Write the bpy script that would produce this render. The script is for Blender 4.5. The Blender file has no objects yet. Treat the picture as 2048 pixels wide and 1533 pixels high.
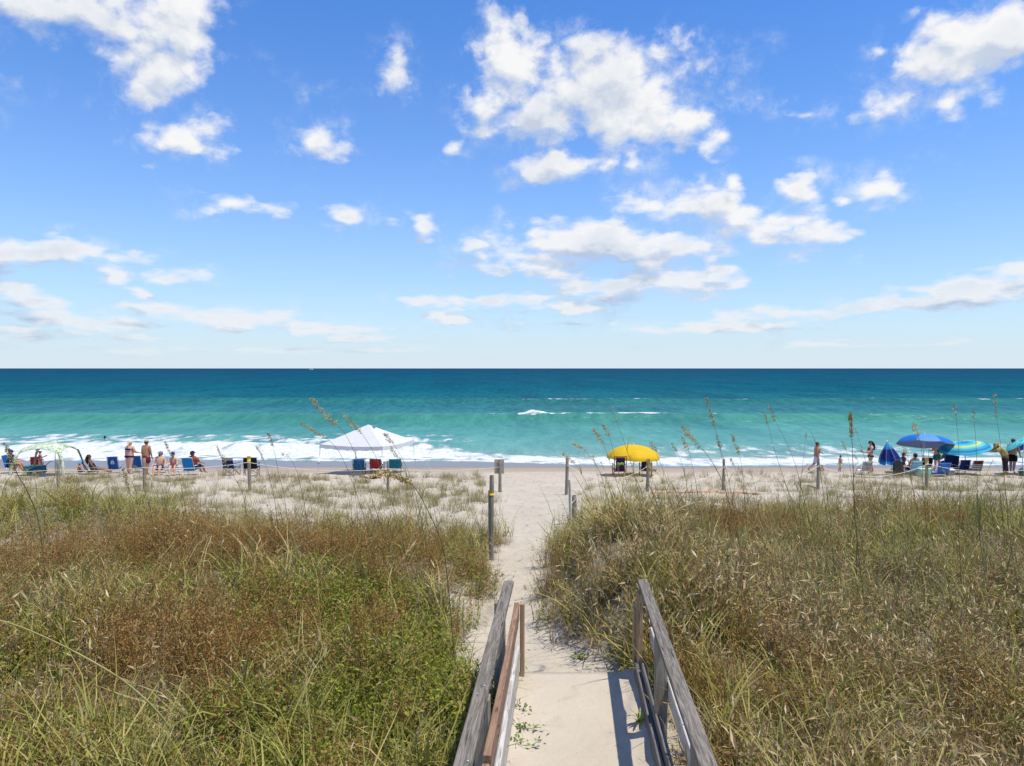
import bpy, math, random
import numpy as np
from mathutils import Vector, Matrix

R = math.radians
random.seed(7)
rng = np.random.default_rng(11)
SC = bpy.context.scene
COL = SC.collection

# ------------------------------------------------------------------ camera
CAMZ = 6.45                 # camera height above the sea
F = 1420.0                  # focal length in pixels of the 2048 px wide photograph
PITCH = math.atan(29.5 / F)
cam_d = bpy.data.cameras.new('camera')
cam = bpy.data.objects.new('camera', cam_d)
COL.objects.link(cam)
cam.location = (0, 0, CAMZ)
cam.rotation_euler = (math.pi / 2 - PITCH, 0, 0)
cam_d.sensor_width = 36.0
cam_d.lens = F / 2048.0 * 36.0
cam_d.clip_start = 0.05
cam_d.clip_end = 80000
SC.camera = cam


def ray(px, py):
    u = (px - 1024.0) / F
    v = -(py - 766.5) / F
    c, s = math.cos(PITCH), math.sin(PITCH)
    return Vector((u, c + v * s, -s + v * c))


def at(px, py, d):
    r = ray(px, py)
    return Vector((0, 0, CAMZ)) + r * (d / r.y)


# ------------------------------------------------------------------ sun, sky, exposure
SUN_EL, SUN_AZ = R(71), R(115)          # azimuth clockwise from +Y: to the right and slightly behind
sun_d = bpy.data.lights.new('sun', 'SUN')
sun_d.energy = 5.0
sun_d.angle = R(0.53)
sun_d.color = (1.0, 0.93, 0.80)
sun = bpy.data.objects.new('sun', sun_d)
COL.objects.link(sun)
sdir = Vector((math.sin(SUN_AZ) * math.cos(SUN_EL), math.cos(SUN_AZ) * math.cos(SUN_EL), math.sin(SUN_EL)))
sun.rotation_euler = sdir.to_track_quat('Z', 'Y').to_euler()
sun.location = (20, -10, 60)
SC.view_settings.view_transform = 'Standard'
SC.view_settings.look = 'None'
SC.view_settings.exposure = 0.05
SC.view_settings.gamma = 1.0
SC.view_settings.use_curve_mapping = False
SC.cycles.max_bounces = 3
SC.cycles.diffuse_bounces = 2
SC.cycles.glossy_bounces = 2
SC.cycles.transparent_max_bounces = 8
SC.cycles.use_denoising = True
SC.cycles.sample_clamp_indirect = 6.0


class NT:
    """small helper round a node tree"""
    def __init__(self, tree):
        self.t = tree
        self.n = tree.nodes
        self.l = tree.links

    def add(self, typ, **kw):
        nd = self.n.new(typ)
        for k, v in kw.items():
            setattr(nd, k, v)
        return nd

    def put(self, sock, val):
        if val is None:
            return
        if isinstance(val, bpy.types.NodeSocket):
            self.l.new(val, sock)
        else:
            sock.default_value = val

    def math(self, op, a, b=None, c=None, clamp=False):
        nd = self.add('ShaderNodeMath', operation=op, use_clamp=clamp)
        for i, v in enumerate((a, b, c)):
            self.put(nd.inputs[i], v) if v is not None else None
        return nd.outputs[0]

    def vmath(self, op, a, b=None, c=None, out=0):
        nd = self.add('ShaderNodeVectorMath', operation=op)
        for i, v in enumerate((a, b, c)):
            self.put(nd.inputs[i], v) if v is not None else None
        return nd.outputs[out]

    def smooth(self, x, a, b, lo=0.0, hi=1.0):
        nd = self.add('ShaderNodeMapRange', interpolation_type='SMOOTHSTEP')
        self.put(nd.inputs[0], x)
        for i, v in enumerate((a, b, lo, hi)):
            self.put(nd.inputs[i + 1], v)
        return nd.outputs[0]

    def noise(self, vec, scale, detail=4.0, rough=0.55, dist=0.0, out=0):
        nd = self.add('ShaderNodeTexNoise')
        self.put(nd.inputs['Vector'], vec)
        nd.inputs['Scale'].default_value = scale
        nd.inputs['Detail'].default_value = detail
        nd.inputs['Roughness'].default_value = rough
        nd.inputs['Distortion'].default_value = dist
        return nd.outputs[out]

    def mix(self, fac, a, b, blend='MIX'):
        nd = self.add('ShaderNodeMix', data_type='RGBA', blend_type=blend)
        self.put(nd.inputs[0], fac)
        self.put(nd.inputs[6], a)
        self.put(nd.inputs[7], b)
        return nd.outputs[2]

    def ramp(self, fac, stops, interp='LINEAR'):
        nd = self.add('ShaderNodeValToRGB')
        cr = nd.color_ramp
        cr.interpolation = interp
        while len(cr.elements) < len(stops):
            cr.elements.new(0.5)
        for e, (p, c) in zip(cr.elements, stops):
            e.position = p
            e.color = tuple(c) + (1,) if len(c) == 3 else c
        self.put(nd.inputs[0], fac)
        return nd.outputs[0]


def rgb(r, g, b):
    return (r, g, b, 1.0)


def srgb(r, g, b):
    def f(c):
        c /= 255.0
        return c / 12.92 if c <= 0.04045 else ((c + 0.055) / 1.055) ** 2.4
    return (f(r), f(g), f(b), 1.0)


# cumulus: centre and half axes of each cloud mass on the sky, measured in photograph pixels, and a weight
CLOUDS = [
    (250, 60, 190, 110, 1), (335, 150, 95, 75, 1), (375, 70, 70, 110, 1), (130, 10, 150, 70, .9), (285, 185, 60, 40, .8),
    (385, 280, 85, 55, .9), (640, 285, 52, 56, .85), (790, 145, 32, 50, .6), (470, 405, 105, 26, .95),
    (695, 440, 52, 30, .95), (850, 450, 42, 30, 1.0), (780, 452, 40, 14, .5),
    (1010, 110, 72, 98, 1.0), (1150, 75, 65, 50, .55), (1230, 185, 180, 110, 1.2), (975, 200, 60, 70, .9), (1000, 260, 85, 45, .9),
    (1345, 240, 110, 52, .85), (930, 295, 55, 24, .7), (1100, 245, 85, 55, .75), (1435, 275, 40, 34, .8), (1110, 340, 105, 36, .9),
    (1280, 330, 30, 20, .5), (1330, 415, 140, 42, .85), (1440, 425, 75, 48, .8), (1200, 495, 225, 58, 1.25), (1310, 568, 190, 34, 1.1),
    (1080, 520, 110, 38, 1.05), (970, 600, 135, 20, .75), (1130, 615, 95, 16, .7), (905, 640, 55, 14, .7),
    (1470, 365, 32, 22, .8), (1605, 375, 50, 36, .9), (1760, 365, 66, 38, .85), (1600, 470, 95, 48, .8), (1695, 400, 22, 12, .6),
    (1930, 110, 140, 90, 1), (2020, 70, 130, 70, 1), (1900, 195, 65, 45, .8), (1765, 215, 62, 46, .8), (1760, 100, 22, 14, .6),
    (1615, 215, 60, 16, .5), (2200, 60, 160, 90, 1), (2180, 560, 150, 50, .9),
    (1960, 580, 140, 34, .8), (1800, 612, 190, 20, .75), (1600, 625, 150, 20, .75), (1450, 652, 180, 13, .6), (2030, 545, 70, 24, .7),
    (110, 512, 140, 32, .85), (60, 595, 100, 24, .8), (225, 545, 55, 24, .8), (350, 560, 56, 18, .7), (280, 590, 34, 16, .7),
    (300, 618, 120, 18, .75), (480, 640, 170, 22, .75), (640, 655, 165, 18, .7), (150, 645, 180, 24, .75), (760, 676, 125, 12, .6),
    (40, 662, 100, 20, .7), (330, 678, 130, 12, .6), (-150, 520, 160, 40, .9), (-200, 130, 160, 100, .9),
    (1700, 690, 260, 7, .4), (500, 700, 330, 8, .45), (1150, 648, 120, 9, .45),
]


def build_world():
    w = bpy.data.worlds.new('World')
    SC.world = w
    w.use_nodes = True
    t = w.node_tree
    t.nodes.clear()
    g = bpy.data.node_groups.new('cloud_density', 'ShaderNodeTree')
    g.interface.new_socket('dir', in_out='INPUT', socket_type='NodeSocketVector')
    g.interface.new_socket('density', in_out='OUTPUT', socket_type='NodeSocketFloat')
    G = NT(g)
    gi = G.add('NodeGroupInput')
    go = G.add('NodeGroupOutput')
    d = gi.outputs[0]
    sx = G.add('ShaderNodeSeparateXYZ')
    G.put(sx.inputs[0], d)
    x, y, z = sx.outputs
    az = G.math('ARCTAN2', x, y)
    h = G.math('SQRT', G.math('ADD', G.math('MULTIPLY', x, x), G.math('MULTIPLY', y, y)))
    el = G.math('ARCTAN2', z, h)
    cb = G.add('ShaderNodeCombineXYZ')
    G.put(cb.inputs[0], az)
    G.put(cb.inputs[1], el)
    p = cb.outputs[0]
    # domain warp for ragged outlines
    zz = G.math('ADD', G.math('MAXIMUM', z, 0.0), 0.16)
    q = G.add('ShaderNodeCombineXYZ')
    G.put(q.inputs[0], G.math('DIVIDE', x, zz))
    G.put(q.inputs[1], G.math('DIVIDE', y, zz))
    qv = q.outputs[0]
    wn = G.add('ShaderNodeTexNoise')
    G.put(wn.inputs['Vector'], qv)
    wn.inputs['Scale'].default_value = 3.2
    wn.inputs['Detail'].default_value = 3
    wv = G.vmath('SUBTRACT', wn.outputs['Color'], (0.5, 0.5, 0.5))
    squash = G.add('ShaderNodeCombineXYZ')
    G.put(squash.inputs[0], G.math('MULTIPLY_ADD', el, 0.10, 0.045))
    G.put(squash.inputs[1], G.math('MULTIPLY_ADD', el, 0.13, 0.012))
    p = G.vmath('ADD', p, G.vmath('MULTIPLY', wv, squash.outputs[0]))
    cur = None
    for (cx, cy, rx, ry, wt) in CLOUDS:
        if cy > 480:
            ry, wt = ry * 0.95, wt * 1.02
        r = ray(cx, cy)
        a0 = math.atan2(r.x, r.y)
        e0 = math.atan2(r.z, math.hypot(r.x, r.y))
        ra = rx / F * math.cos(a0) ** 2
        re = ry / F * math.cos(a0)
        v = G.vmath('MULTIPLY_ADD', p, (1 / ra, 1 / re, 0), (-a0 / ra, -e0 / re, 0))
        L = G.vmath('LENGTH', v, out=1)
        f = G.math('MULTIPLY_ADD', L, -wt * 0.9, wt)
        cur = f if cur is None else G.math('SMOOTH_MAX', cur, f, 0.15)
    cq = G.add('ShaderNodeCombineXYZ')
    G.put(cq.inputs[0], az)
    G.put(cq.inputs[1], G.math('MULTIPLY', G.math('POWER', G.math('MAXIMUM', G.math('ADD', el, 0.02), 0.001), 0.45), 1.75))
    iso = cq.outputs[0]
    warp = G.vmath('MULTIPLY', G.vmath('SUBTRACT', G.noise(iso, 26.0, 4.0, 0.6, 0.0, 1), (0.5, 0.5, 0.5)), (0.035, 0.035, 0.0))
    isow = G.vmath('ADD', iso, warp)
    n1 = G.noise(iso, 8.5, 9.0, 0.58)
    n2 = G.noise(isow, 42.0, 7.0, 0.64)

    def puffs(scale):
        v = G.add('ShaderNodeTexVoronoi', feature='SMOOTH_F1')
        v.inputs['Smoothness'].default_value = 0.35
        v.inputs['Scale'].default_value = scale
        G.put(v.inputs['Vector'], isow)
        return v.outputs['Distance']
    nn = G.math('ADD', G.math('MULTIPLY_ADD', n1, 1.9, -0.95), G.math('MULTIPLY_ADD', n2, 0.66, -0.32))
    nn = G.math('ADD', nn, G.math('ADD', G.math('MULTIPLY_ADD', puffs(15.0), -0.80, 0.34), G.math('MULTIPLY_ADD', puffs(38.0), -0.45, 0.19)))
    # scattered unseen clouds behind and overhead, extra cover added to whiten the ambient light
    beyond = G.math('MAXIMUM', G.smooth(y, 0.45, -0.1), G.smooth(z, 0.50, 0.60))
    back = G.math('MULTIPLY', beyond, G.smooth(G.noise(qv, 1.7, 4.0, 0.5), 0.42, 0.66))
    cur = G.math('MAXIMUM', cur, G.math('MULTIPLY_ADD', back, 1.6, -0.9))
    cur = G.math('MAXIMUM', cur, -1.1)
    cur = G.math('ADD', cur, G.smooth(el, 0.11, 0.26, 0.10, 0.0))
    G.put(go.inputs[0], G.math('ADD', cur, nn))

    W = NT(t)
    tc = W.add('ShaderNodeTexCoord')
    dv = tc.outputs['Generated']
    sky = W.add('ShaderNodeTexSky', sky_type='NISHITA')
    sky.sun_disc = False
    sky.sun_elevation = SUN_EL
    sky.sun_rotation = SUN_AZ
    sky.air_density = 1.0
    sky.dust_density = 0.35
    sky.ozone_density = 2.2
    sky.altitude = 0
    hsv = W.add('ShaderNodeHueSaturation')
    hsv.inputs['Saturation'].default_value = 1.22
    hsv.inputs['Value'].default_value = 1.0
    W.put(hsv.inputs['Color'], sky.outputs[0])
    sep = W.add('ShaderNodeSeparateXYZ')
    W.put(sep.inputs[0], dv)
    # clear deep blue overhead, pale sea air towards the horizon all round
    tint = W.mix(1.0, hsv.outputs[0], rgb(0.63, 1.13, 1.62), 'MULTIPLY')
    air = W.math('POWER', 2.718, W.math('MULTIPLY', W.math('MAXIMUM', sep.outputs[2], 0.0), -6.2))
    tint = W.mix(W.math('MULTIPLY', air, 0.97), tint, rgb(5.75, 6.5, 7.2))
    bg = W.add('ShaderNodeBackground')
    W.put(bg.inputs[0], tint)
    bg.inputs[1].default_value = 0.12
    g1 = W.add('ShaderNodeGroup', node_tree=g)
    W.put(g1.inputs[0], dv)
    g2 = W.add('ShaderNodeGroup', node_tree=g)
    W.put(g2.inputs[0], W.vmath('ADD', dv, (0.008, 0.0, 0.022)))
    den = g1.outputs[0]
    alpha = W.smooth(den, -0.04, 0.62)
    wn1 = W.noise(dv, 11.0, 8.0, 0.7)
    veil = W.math('MULTIPLY', W.smooth(den, -0.75, 0.25), W.smooth(wn1, 0.47, 0.72))
    alpha = W.math('MAXIMUM', alpha, W.math('MULTIPLY', veil, 0.6))
    thick = W.smooth(den, 0.15, 1.0)
    mass = W.smooth(W.noise(dv, 7.0, 5.0, 0.6), 0.36, 0.64)
    up = W.math('SUBTRACT', g2.outputs[0], den)
    shade = W.smooth(up, -0.42, 0.42, 1.0, 0.0)
    low = W.smooth(sep.outputs[2], 0.05, 0.25)
    grey = W.mix(low, rgb(0.38, 0.48, 0.66), rgb(0.56, 0.63, 0.75))
    white = W.mix(low, rgb(0.84, 0.85, 0.88), rgb(0.93, 0.925, 0.915))
    k = W.math('ADD', W.math('MULTIPLY', W.math('SUBTRACT', 1.0, thick), 0.35), W.math('ADD', W.math('MULTIPLY', shade, 0.95), W.math('MULTIPLY_ADD', mass, 0.46, -0.38)), clamp=True)
    cc = W.mix(k, grey, white)
    bgc = W.add('ShaderNodeBackground')
    W.put(bgc.inputs[0], cc)
    bgc.inputs[1].default_value = 1.0
    ms = W.add('ShaderNodeMixShader')
    fade = W.math('MULTIPLY', alpha, W.smooth(sep.outputs[2], -0.005, 0.05))
    W.put(ms.inputs[0], W.math('MULTIPLY', fade, W.math('MULTIPLY_ADD', low, 0.1, 0.87)))
    W.put(ms.inputs[1], bg.outputs[0])
    W.put(ms.inputs[2], bgc.outputs[0])
    out = W.add('ShaderNodeOutputWorld')
    W.put(out.inputs[0], ms.outputs[0])
    w.cycles.sampling_method = 'NONE'      # an even daylight sky: hit by the surfaces' own rays, which is cheaper


build_world()

# ------------------------------------------------------------------ object helpers


def tag(o, label=None, cat=None, group=None, kind=None):
    if label:
        o['label'] = label
    if cat:
        o['category'] = cat
    if group:
        o['group'] = group
    if kind:
        o['kind'] = kind
    return o


def thing(name, label, cat, loc, rz=0.0, group=None, scale=1.0):
    o = bpy.data.objects.new(name, None)
    o.empty_display_size = 0.2
    COL.objects.link(o)
    o.location = loc
    o.rotation_euler = (0, 0, rz)
    o.scale = (scale, scale, scale)
    return tag(o, label, cat, group)


def link(name, me, mat=None, parent=None, loc=None):
    o = bpy.data.objects.new(name, me)
    COL.objects.link(o)
    if mat is not None:
        me.materials.clear()
        for m in (mat if isinstance(mat, (list, tuple)) else [mat]):
            me.materials.append(m)
    if parent is not None:
        o.parent = parent
    if loc is not None:
        o.location = loc
    return o


def fast_mesh(name, verts, faces, smooth=False, attrs=None):
    """verts (n,3); faces (m,k) with one fixed k"""
    verts = np.asarray(verts, dtype=np.float32)
    faces = np.asarray(faces, dtype=np.int32)
    me = bpy.data.meshes.new(name)
    me.vertices.add(len(verts))
    me.vertices.foreach_set('co', verts.ravel())
    m, k = faces.shape
    me.loops.add(m * k)
    me.loops.foreach_set('vertex_index', faces.ravel())
    me.polygons.add(m)
    me.polygons.foreach_set('loop_start', np.arange(0, m * k, k, dtype=np.int32))
    me.polygons.foreach_set('loop_total', np.full(m, k, dtype=np.int32))
    if smooth:
        me.polygons.foreach_set('use_smooth', np.ones(m, dtype=bool))
    me.update(calc_edges=True)
    for nm, (typ, arr) in (attrs or {}).items():
        a = me.attributes.new(nm, typ, 'POINT')
        arr = np.asarray(arr, dtype=np.int32 if typ == 'INT' else np.float32)
        a.data.foreach_set({'FLOAT': 'value', 'INT': 'value', 'FLOAT_VECTOR': 'vector', 'FLOAT_COLOR': 'color'}[typ], arr.ravel())
    return me


class MB:
    """collects shapes for ONE mesh"""
    def __init__(self):
        self.v = []
        self.f = []

    def _add(self, vs, fs):
        b = len(self.v)
        self.v += [tuple(p) for p in vs]
        self.f += [tuple(i + b for i in f) for f in fs]
        return self

    def box(self, c, s, rot=None, bev=0.0):
        hx, hy, hz = s[0] / 2, s[1] / 2, s[2] / 2
        M = rot.to_3x3() if rot is not None else Matrix.Identity(3)
        c = Vector(c)
        if bev <= 0:
            vs = [c + M @ Vector((x * hx, y * hy, z * hz)) for x in (-1, 1) for y in (-1, 1) for z in (-1, 1)]
            fs = [(0, 1, 3, 2), (4, 6, 7, 5), (0, 4, 5, 1), (2, 3, 7, 6), (0, 2, 6, 4), (1, 5, 7, 3)]
            return self._add(vs, fs)
        # chamfered box
        vs, idx = [], {}
        for ax in range(3):
            for x in (-1, 1):
                for y in (-1, 1):
                    for z in (-1, 1):
                        h = [hx - bev, hy - bev, hz - bev]
                        h[ax] += bev
                        idx[(ax, x, y, z)] = len(vs)
                        vs.append(c + M @ Vector((x * h[0], y * h[1], z * h[2])))
        fs = []
        for ax in range(3):
            for sg in (-1, 1):
                o = [(-1, -1), (1, -1), (1, 1), (-1, 1)]
                q = []
                for a, b in o:
                    k = [0, 0, 0]
                    k[ax] = sg
                    k[(ax + 1) % 3] = a
                    k[(ax + 2) % 3] = b
                    q.append(idx[(ax, *k)])
                fs.append(tuple(q if sg > 0 else q[::-1]))
        for e in range(3):
            a1, a2 = (e + 1) % 3, (e + 2) % 3
            for s1 in (-1, 1):
                for s2 in (-1, 1):
                    q = []
                    for ax, t in ((a1, -1), (a1, 1), (a2, 1), (a2, -1)):
                        k = [0, 0, 0]
                        k[e] = t
                        k[a1] = s1
                        k[a2] = s2
                        q.append(idx[(ax, *k)])
                    fs.append(tuple(q if s1 * s2 > 0 else q[::-1]))
        for x in (-1, 1):
            for y in (-1, 1):
                for z in (-1, 1):
                    q = [idx[(a, x, y, z)] for a in range(3)]
                    fs.append(tuple(q if x * y * z > 0 else q[::-1]))
        return self._add(vs, fs)

    def tube(self, pts, r, n=6, caps=True):
        pts = [Vector(p) for p in pts]
        rs = r if isinstance(r, (list, tuple)) else [r] * len(pts)
        vs, fs = [], []
        up = Vector((0.13, 0.21, 0.97))
        for i, p in enumerate(pts):
            d = (pts[min(i + 1, len(pts) - 1)] - pts[max(i - 1, 0)])
            if d.length < 1e-9:
                d = Vector((0, 0, 1))
            d.normalize()
            a = d.cross(up)
            if a.length < 0.05:
                a = d.cross(Vector((1, 0, 0)))
            a.normalize()
            b = d.cross(a)
            for k in range(n):
                t = 2 * math.pi * k / n
                vs.append(p + (a * math.cos(t) + b * math.sin(t)) * rs[i])
        for i in range(len(pts) - 1):
            for k in range(n):
                k2 = (k + 1) % n
                fs.append((i * n + k, i * n + k2, (i + 1) * n + k2, (i + 1) * n + k))
        if caps:
            fs.append(tuple(range(n)))
            fs.append(tuple(range((len(pts) - 1) * n, len(pts) * n))[::-1])
        return self._add(vs, fs)

    def ball(self, c, r, nu=10, nv=7, rot=None, zmin=-1.0):
        r = (r, r, r) if isinstance(r, (int, float)) else r
        M = rot.to_3x3() if rot is not None else Matrix.Identity(3)
        c = Vector(c)
        vs, fs = [], []
        t0 = math.asin(max(-1, min(1, zmin)))
        for j in range(nv + 1):
            ph = t0 + (math.pi / 2 - t0) * j / nv
            for i in range(nu):
                th = 2 * math.pi * i / nu
                vs.append(c + M @ Vector((r[0] * math.cos(ph) * math.cos(th), r[1] * math.cos(ph) * math.sin(th), r[2] * math.sin(ph))))
        for j in range(nv):
            for i in range(nu):
                i2 = (i + 1) % nu
                fs.append((j * nu + i, j * nu + i2, (j + 1) * nu + i2, (j + 1) * nu + i))
        return self._add(vs, fs)

    def quad(self, a, b, c, d):
        return self._add([a, b, c, d], [(0, 1, 2, 3)])

    def sheet(self, rows, th=0.0):
        """grid of points (list of rows); th > 0 gives it thickness along its normal"""
        m, n = len(rows), len(rows[0])
        P = [[Vector(p) for p in r] for r in rows]
        fs = [(j * n + i, j * n + i + 1, (j + 1) * n + i + 1, (j + 1) * n + i) for j in range(m - 1) for i in range(n - 1)]
        flat = [p for r in P for p in r]
        if th <= 0:
            return self._add(flat, fs)
        nrm = []
        for j in range(m):
            for i in range(n):
                a = P[j][min(i + 1, n - 1)] - P[j][max(i - 1, 0)]
                b = P[min(j + 1, m - 1)][i] - P[max(j - 1, 0)][i]
                k = a.cross(b)
                nrm.append(k.normalized() if k.length > 1e-12 else Vector((0, 0, 1)))
        top = [p + k * th / 2 for p, k in zip(flat, nrm)]
        bot = [p - k * th / 2 for p, k in zip(flat, nrm)]
        N = m * n
        fs2 = list(fs) + [tuple(i + N for i in f[::-1]) for f in fs]
        for i in range(n - 1):
            fs2.append((i + 1, i, i + N, i + 1 + N))
            a = (m - 1) * n + i
            fs2.append((a, a + 1, a + 1 + N, a + N))
        for j in range(m - 1):
            fs2.append((j * n, (j + 1) * n, (j + 1) * n + N, j * n + N))
            a = j * n + n - 1
            fs2.append((a + n, a, a + N, a + n + N))
        return self._add(top + bot, fs2)

    def mesh(self, name, smooth=False):
        me = bpy.data.meshes.new(name)
        me.from_pydata([tuple(p) for p in self.v], [], self.f)
        if smooth:
            me.polygons.foreach_set('use_smooth', [True] * len(me.polygons))
        me.update()
        return me

    def build(self, name, mat, parent=None, smooth=False, loc=None):
        return link(name, self.mesh(name, smooth), mat, parent, loc)


def copy_tree(o, parent=None):
    c = o.copy()
    COL.objects.link(c)
    if parent is not None:
        c.parent = parent
    for ch in list(o.children):
        copy_tree(ch, c)
    return c


# ------------------------------------------------------------------ materials
MATS = {}


def plain(name, col, rough=0.65, var=0.12, scale=9.0, spec=0.3, bump=0.0, metal=0.0, transl=0.0):
    """procedural paint / cloth / skin: colour with noise, optional fine bump and translucency"""
    if name in MATS:
        return MATS[name]
    m = bpy.data.materials.new(name)
    m.use_nodes = True
    T = NT(m.node_tree)
    bs = m.node_tree.nodes['Principled BSDF']
    tc = T.add('ShaderNodeTexCoord')
    n = T.noise(tc.outputs['Object'], scale, 5, 0.6)
    dark = tuple(c * (1 - var) for c in col[:3]) + (1,)
    lite = tuple(min(1, c * (1 + var)) for c in col[:3]) + (1,)
    T.put(bs.inputs['Base Color'], T.mix(T.smooth(n, 0.3, 0.7), dark, lite))
    bs.inputs['Roughness'].default_value = rough
    bs.inputs['Specular IOR Level'].default_value = spec
    bs.inputs['Metallic'].default_value = metal
    if bump > 0:
        b = T.add('ShaderNodeBump')
        b.inputs['Strength'].default_value = bump
        b.inputs['Distance'].default_value = 0.01
        T.put(b.inputs['Height'], T.noise(tc.outputs['Object'], scale * 6, 4, 0.6))
        T.put(bs.inputs['Normal'], b.outputs[0])
    if transl > 0:
        tr = T.add('ShaderNodeBsdfTranslucent')
        tr.inputs[0].default_value = col
        ms = T.add('ShaderNodeMixShader')
        ms.inputs[0].default_value = transl
        T.put(ms.inputs[1], bs.outputs[0])
        T.put(ms.inputs[2], tr.outputs[0])
        T.put(m.node_tree.nodes['Material Output'].inputs[0], ms.outputs[0])
    MATS[name] = m
    return m


def wood(name, c1, c2, c3, axis=1, rough=0.8, scale=1.0, knots=True):
    """weathered timber: grain streaks along a local axis, cracks and knots"""
    if name in MATS:
        return MATS[name]
    m = bpy.data.materials.new(name)
    m.use_nodes = True
    T = NT(m.node_tree)
    bs = m.node_tree.nodes['Principled BSDF']
    tc = T.add('ShaderNodeTexCoord')
    oi = T.add('ShaderNodeObjectInfo')
    off = T.vmath('MULTIPLY', oi.outputs['Random'], (13.0, 7.0, 5.0)) if False else oi.outputs['Random']
    cb = T.add('ShaderNodeCombineXYZ')
    for i in range(3):
        T.put(cb.inputs[i], T.math('MULTIPLY', off, 7.0 + 3 * i))
    co = T.vmath('ADD', tc.outputs['Object'], cb.outputs[0])
    st = [1.0, 1.0, 1.0]
    st[axis] = 0.045
    gv = T.vmath('MULTIPLY', co, tuple(s * scale for s in st))
    # wavy grain bent round knots
    st2 = [1.0, 1.0, 1.0]
    st2[axis] = 0.35
    kn = T.add('ShaderNodeTexNoise')
    T.put(kn.inputs['Vector'], T.vmath('MULTIPLY', co, tuple(s * scale for s in st2)))
    kn.inputs['Scale'].default_value = 9.0
    kn.inputs['Detail'].default_value = 1.0
    gv = T.vmath('ADD', gv, T.vmath('MULTIPLY', T.vmath('SUBTRACT', kn.outputs['Color'], (0.5, 0.5, 0.5)), (0.03, 0.03, 0.03)))
    g1 = T.noise(gv, 90.0, 6, 0.65)
    g2 = T.noise(gv, 28.0, 4, 0.6)
    crack = T.smooth(T.noise(gv, 60.0, 3, 0.5), 0.62, 0.72)
    patch = T.noise(co, 5.0, 4, 0.6)
    c = T.mix(T.smooth(g1, 0.34, 0.66), c1, c2)
    c = T.mix(T.math('MULTIPLY', T.smooth(g2, 0.5, 0.7), 0.6), c, c3)
    c = T.mix(T.math('MULTIPLY', T.smooth(patch, 0.45, 0.75), 0.35), c, c3)
    c = T.mix(T.math('MULTIPLY', crack, 0.75), c, tuple(k * 0.25 for k in c1[:3]) + (1,))
    T.put(bs.inputs['Base Color'], c)
    bs.inputs['Roughness'].default_value = rough
    bs.inputs['Specular IOR Level'].default_value = 0.2
    b = T.add('ShaderNodeBump')
    b.inputs['Strength'].default_value = 0.8
    b.inputs['Distance'].default_value = 0.006
    T.put(b.inputs['Height'], T.math('SUBTRACT', T.math('ADD', g1, T.math('MULTIPLY', g2, 0.6)), T.math('MULTIPLY', crack, 0.9)))
    T.put(bs.inputs['Normal'], b.outputs[0])
    MATS[name] = m
    return m


# ------------------------------------------------------------------ terrain functions


def _hash(ix, iy, seed):
    n = (ix.astype(np.int64) * 374761393 + iy.astype(np.int64) * 668265263 + seed * 1274126177) & 0x7fffffff
    n = ((n ^ (n >> 13)) * 1274126177) & 0x7fffffff
    return ((n ^ (n >> 16)) & 0xffff) / 65535.0


def vnoise(x, y, seed=0):
    x = np.asarray(x, float)
    y = np.asarray(y, float)
    ix, iy = np.floor(x), np.floor(y)
    fx, fy = x - ix, y - iy
    fx = fx * fx * (3 - 2 * fx)
    fy = fy * fy * (3 - 2 * fy)
    a, b = _hash(ix, iy, seed), _hash(ix + 1, iy, seed)
    c, d = _hash(ix, iy + 1, seed), _hash(ix + 1, iy + 1, seed)
    return (a + (b - a) * fx) * (1 - fy) + (c + (d - c) * fx) * fy


def fbm(x, y, seed=0, oct=4):
    s, a, t = 0.0, 0.5, 0.0
    for i in range(oct):
        s = s + a * vnoise(x * 2 ** i + 17.3 * i, y * 2 ** i - 9.1 * i, seed + i)
        t += a
        a *= 0.5
    return s / t


def sstep(a, b, x):
    t = np.clip((np.asarray(x, float) - a) / (b - a), 0, 1)
    return t * t * (3 - 2 * t)


PD = [-12, 0, 6.4, 8.3, 11, 14, 18, 24, 28, 34, 38, 42, 50, 56, 80, 140]
PZ = [-2.9, -2.95, -2.97, -3.05, -3.27, -3.55, -3.95, -4.50, -4.85, -5.30, -5.60, -5.88, -6.35, -6.7, -8.0, -9.5]
PATH_D = [0, 6.4, 7.0, 7.7, 8.4, 10.9, 13.5, 18, 23.7, 32, 40]
PATH_X = [0.3, 0.57, 0.42, 0.06, 0.02, 0.10, 0.31, 0.6, 0.92, 1.05, 1.1]
PATH_W = [0.62, 0.62, 0.56, 0.34, 0.30, 0.27, 0.40, 0.62, 0.95, 1.7, 3.2]
DECK_Z = CAMZ - 2.78
DECK_END = 6.44
SLOPE = 0.073


def deck_c(y):
    return 0.58 + SLOPE * (y - DECK_END)


def path_dist(x, y):
    return np.abs(x - np.interp(y, PATH_D, PATH_X)) - np.interp(y, PATH_D, PATH_W)


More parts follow.
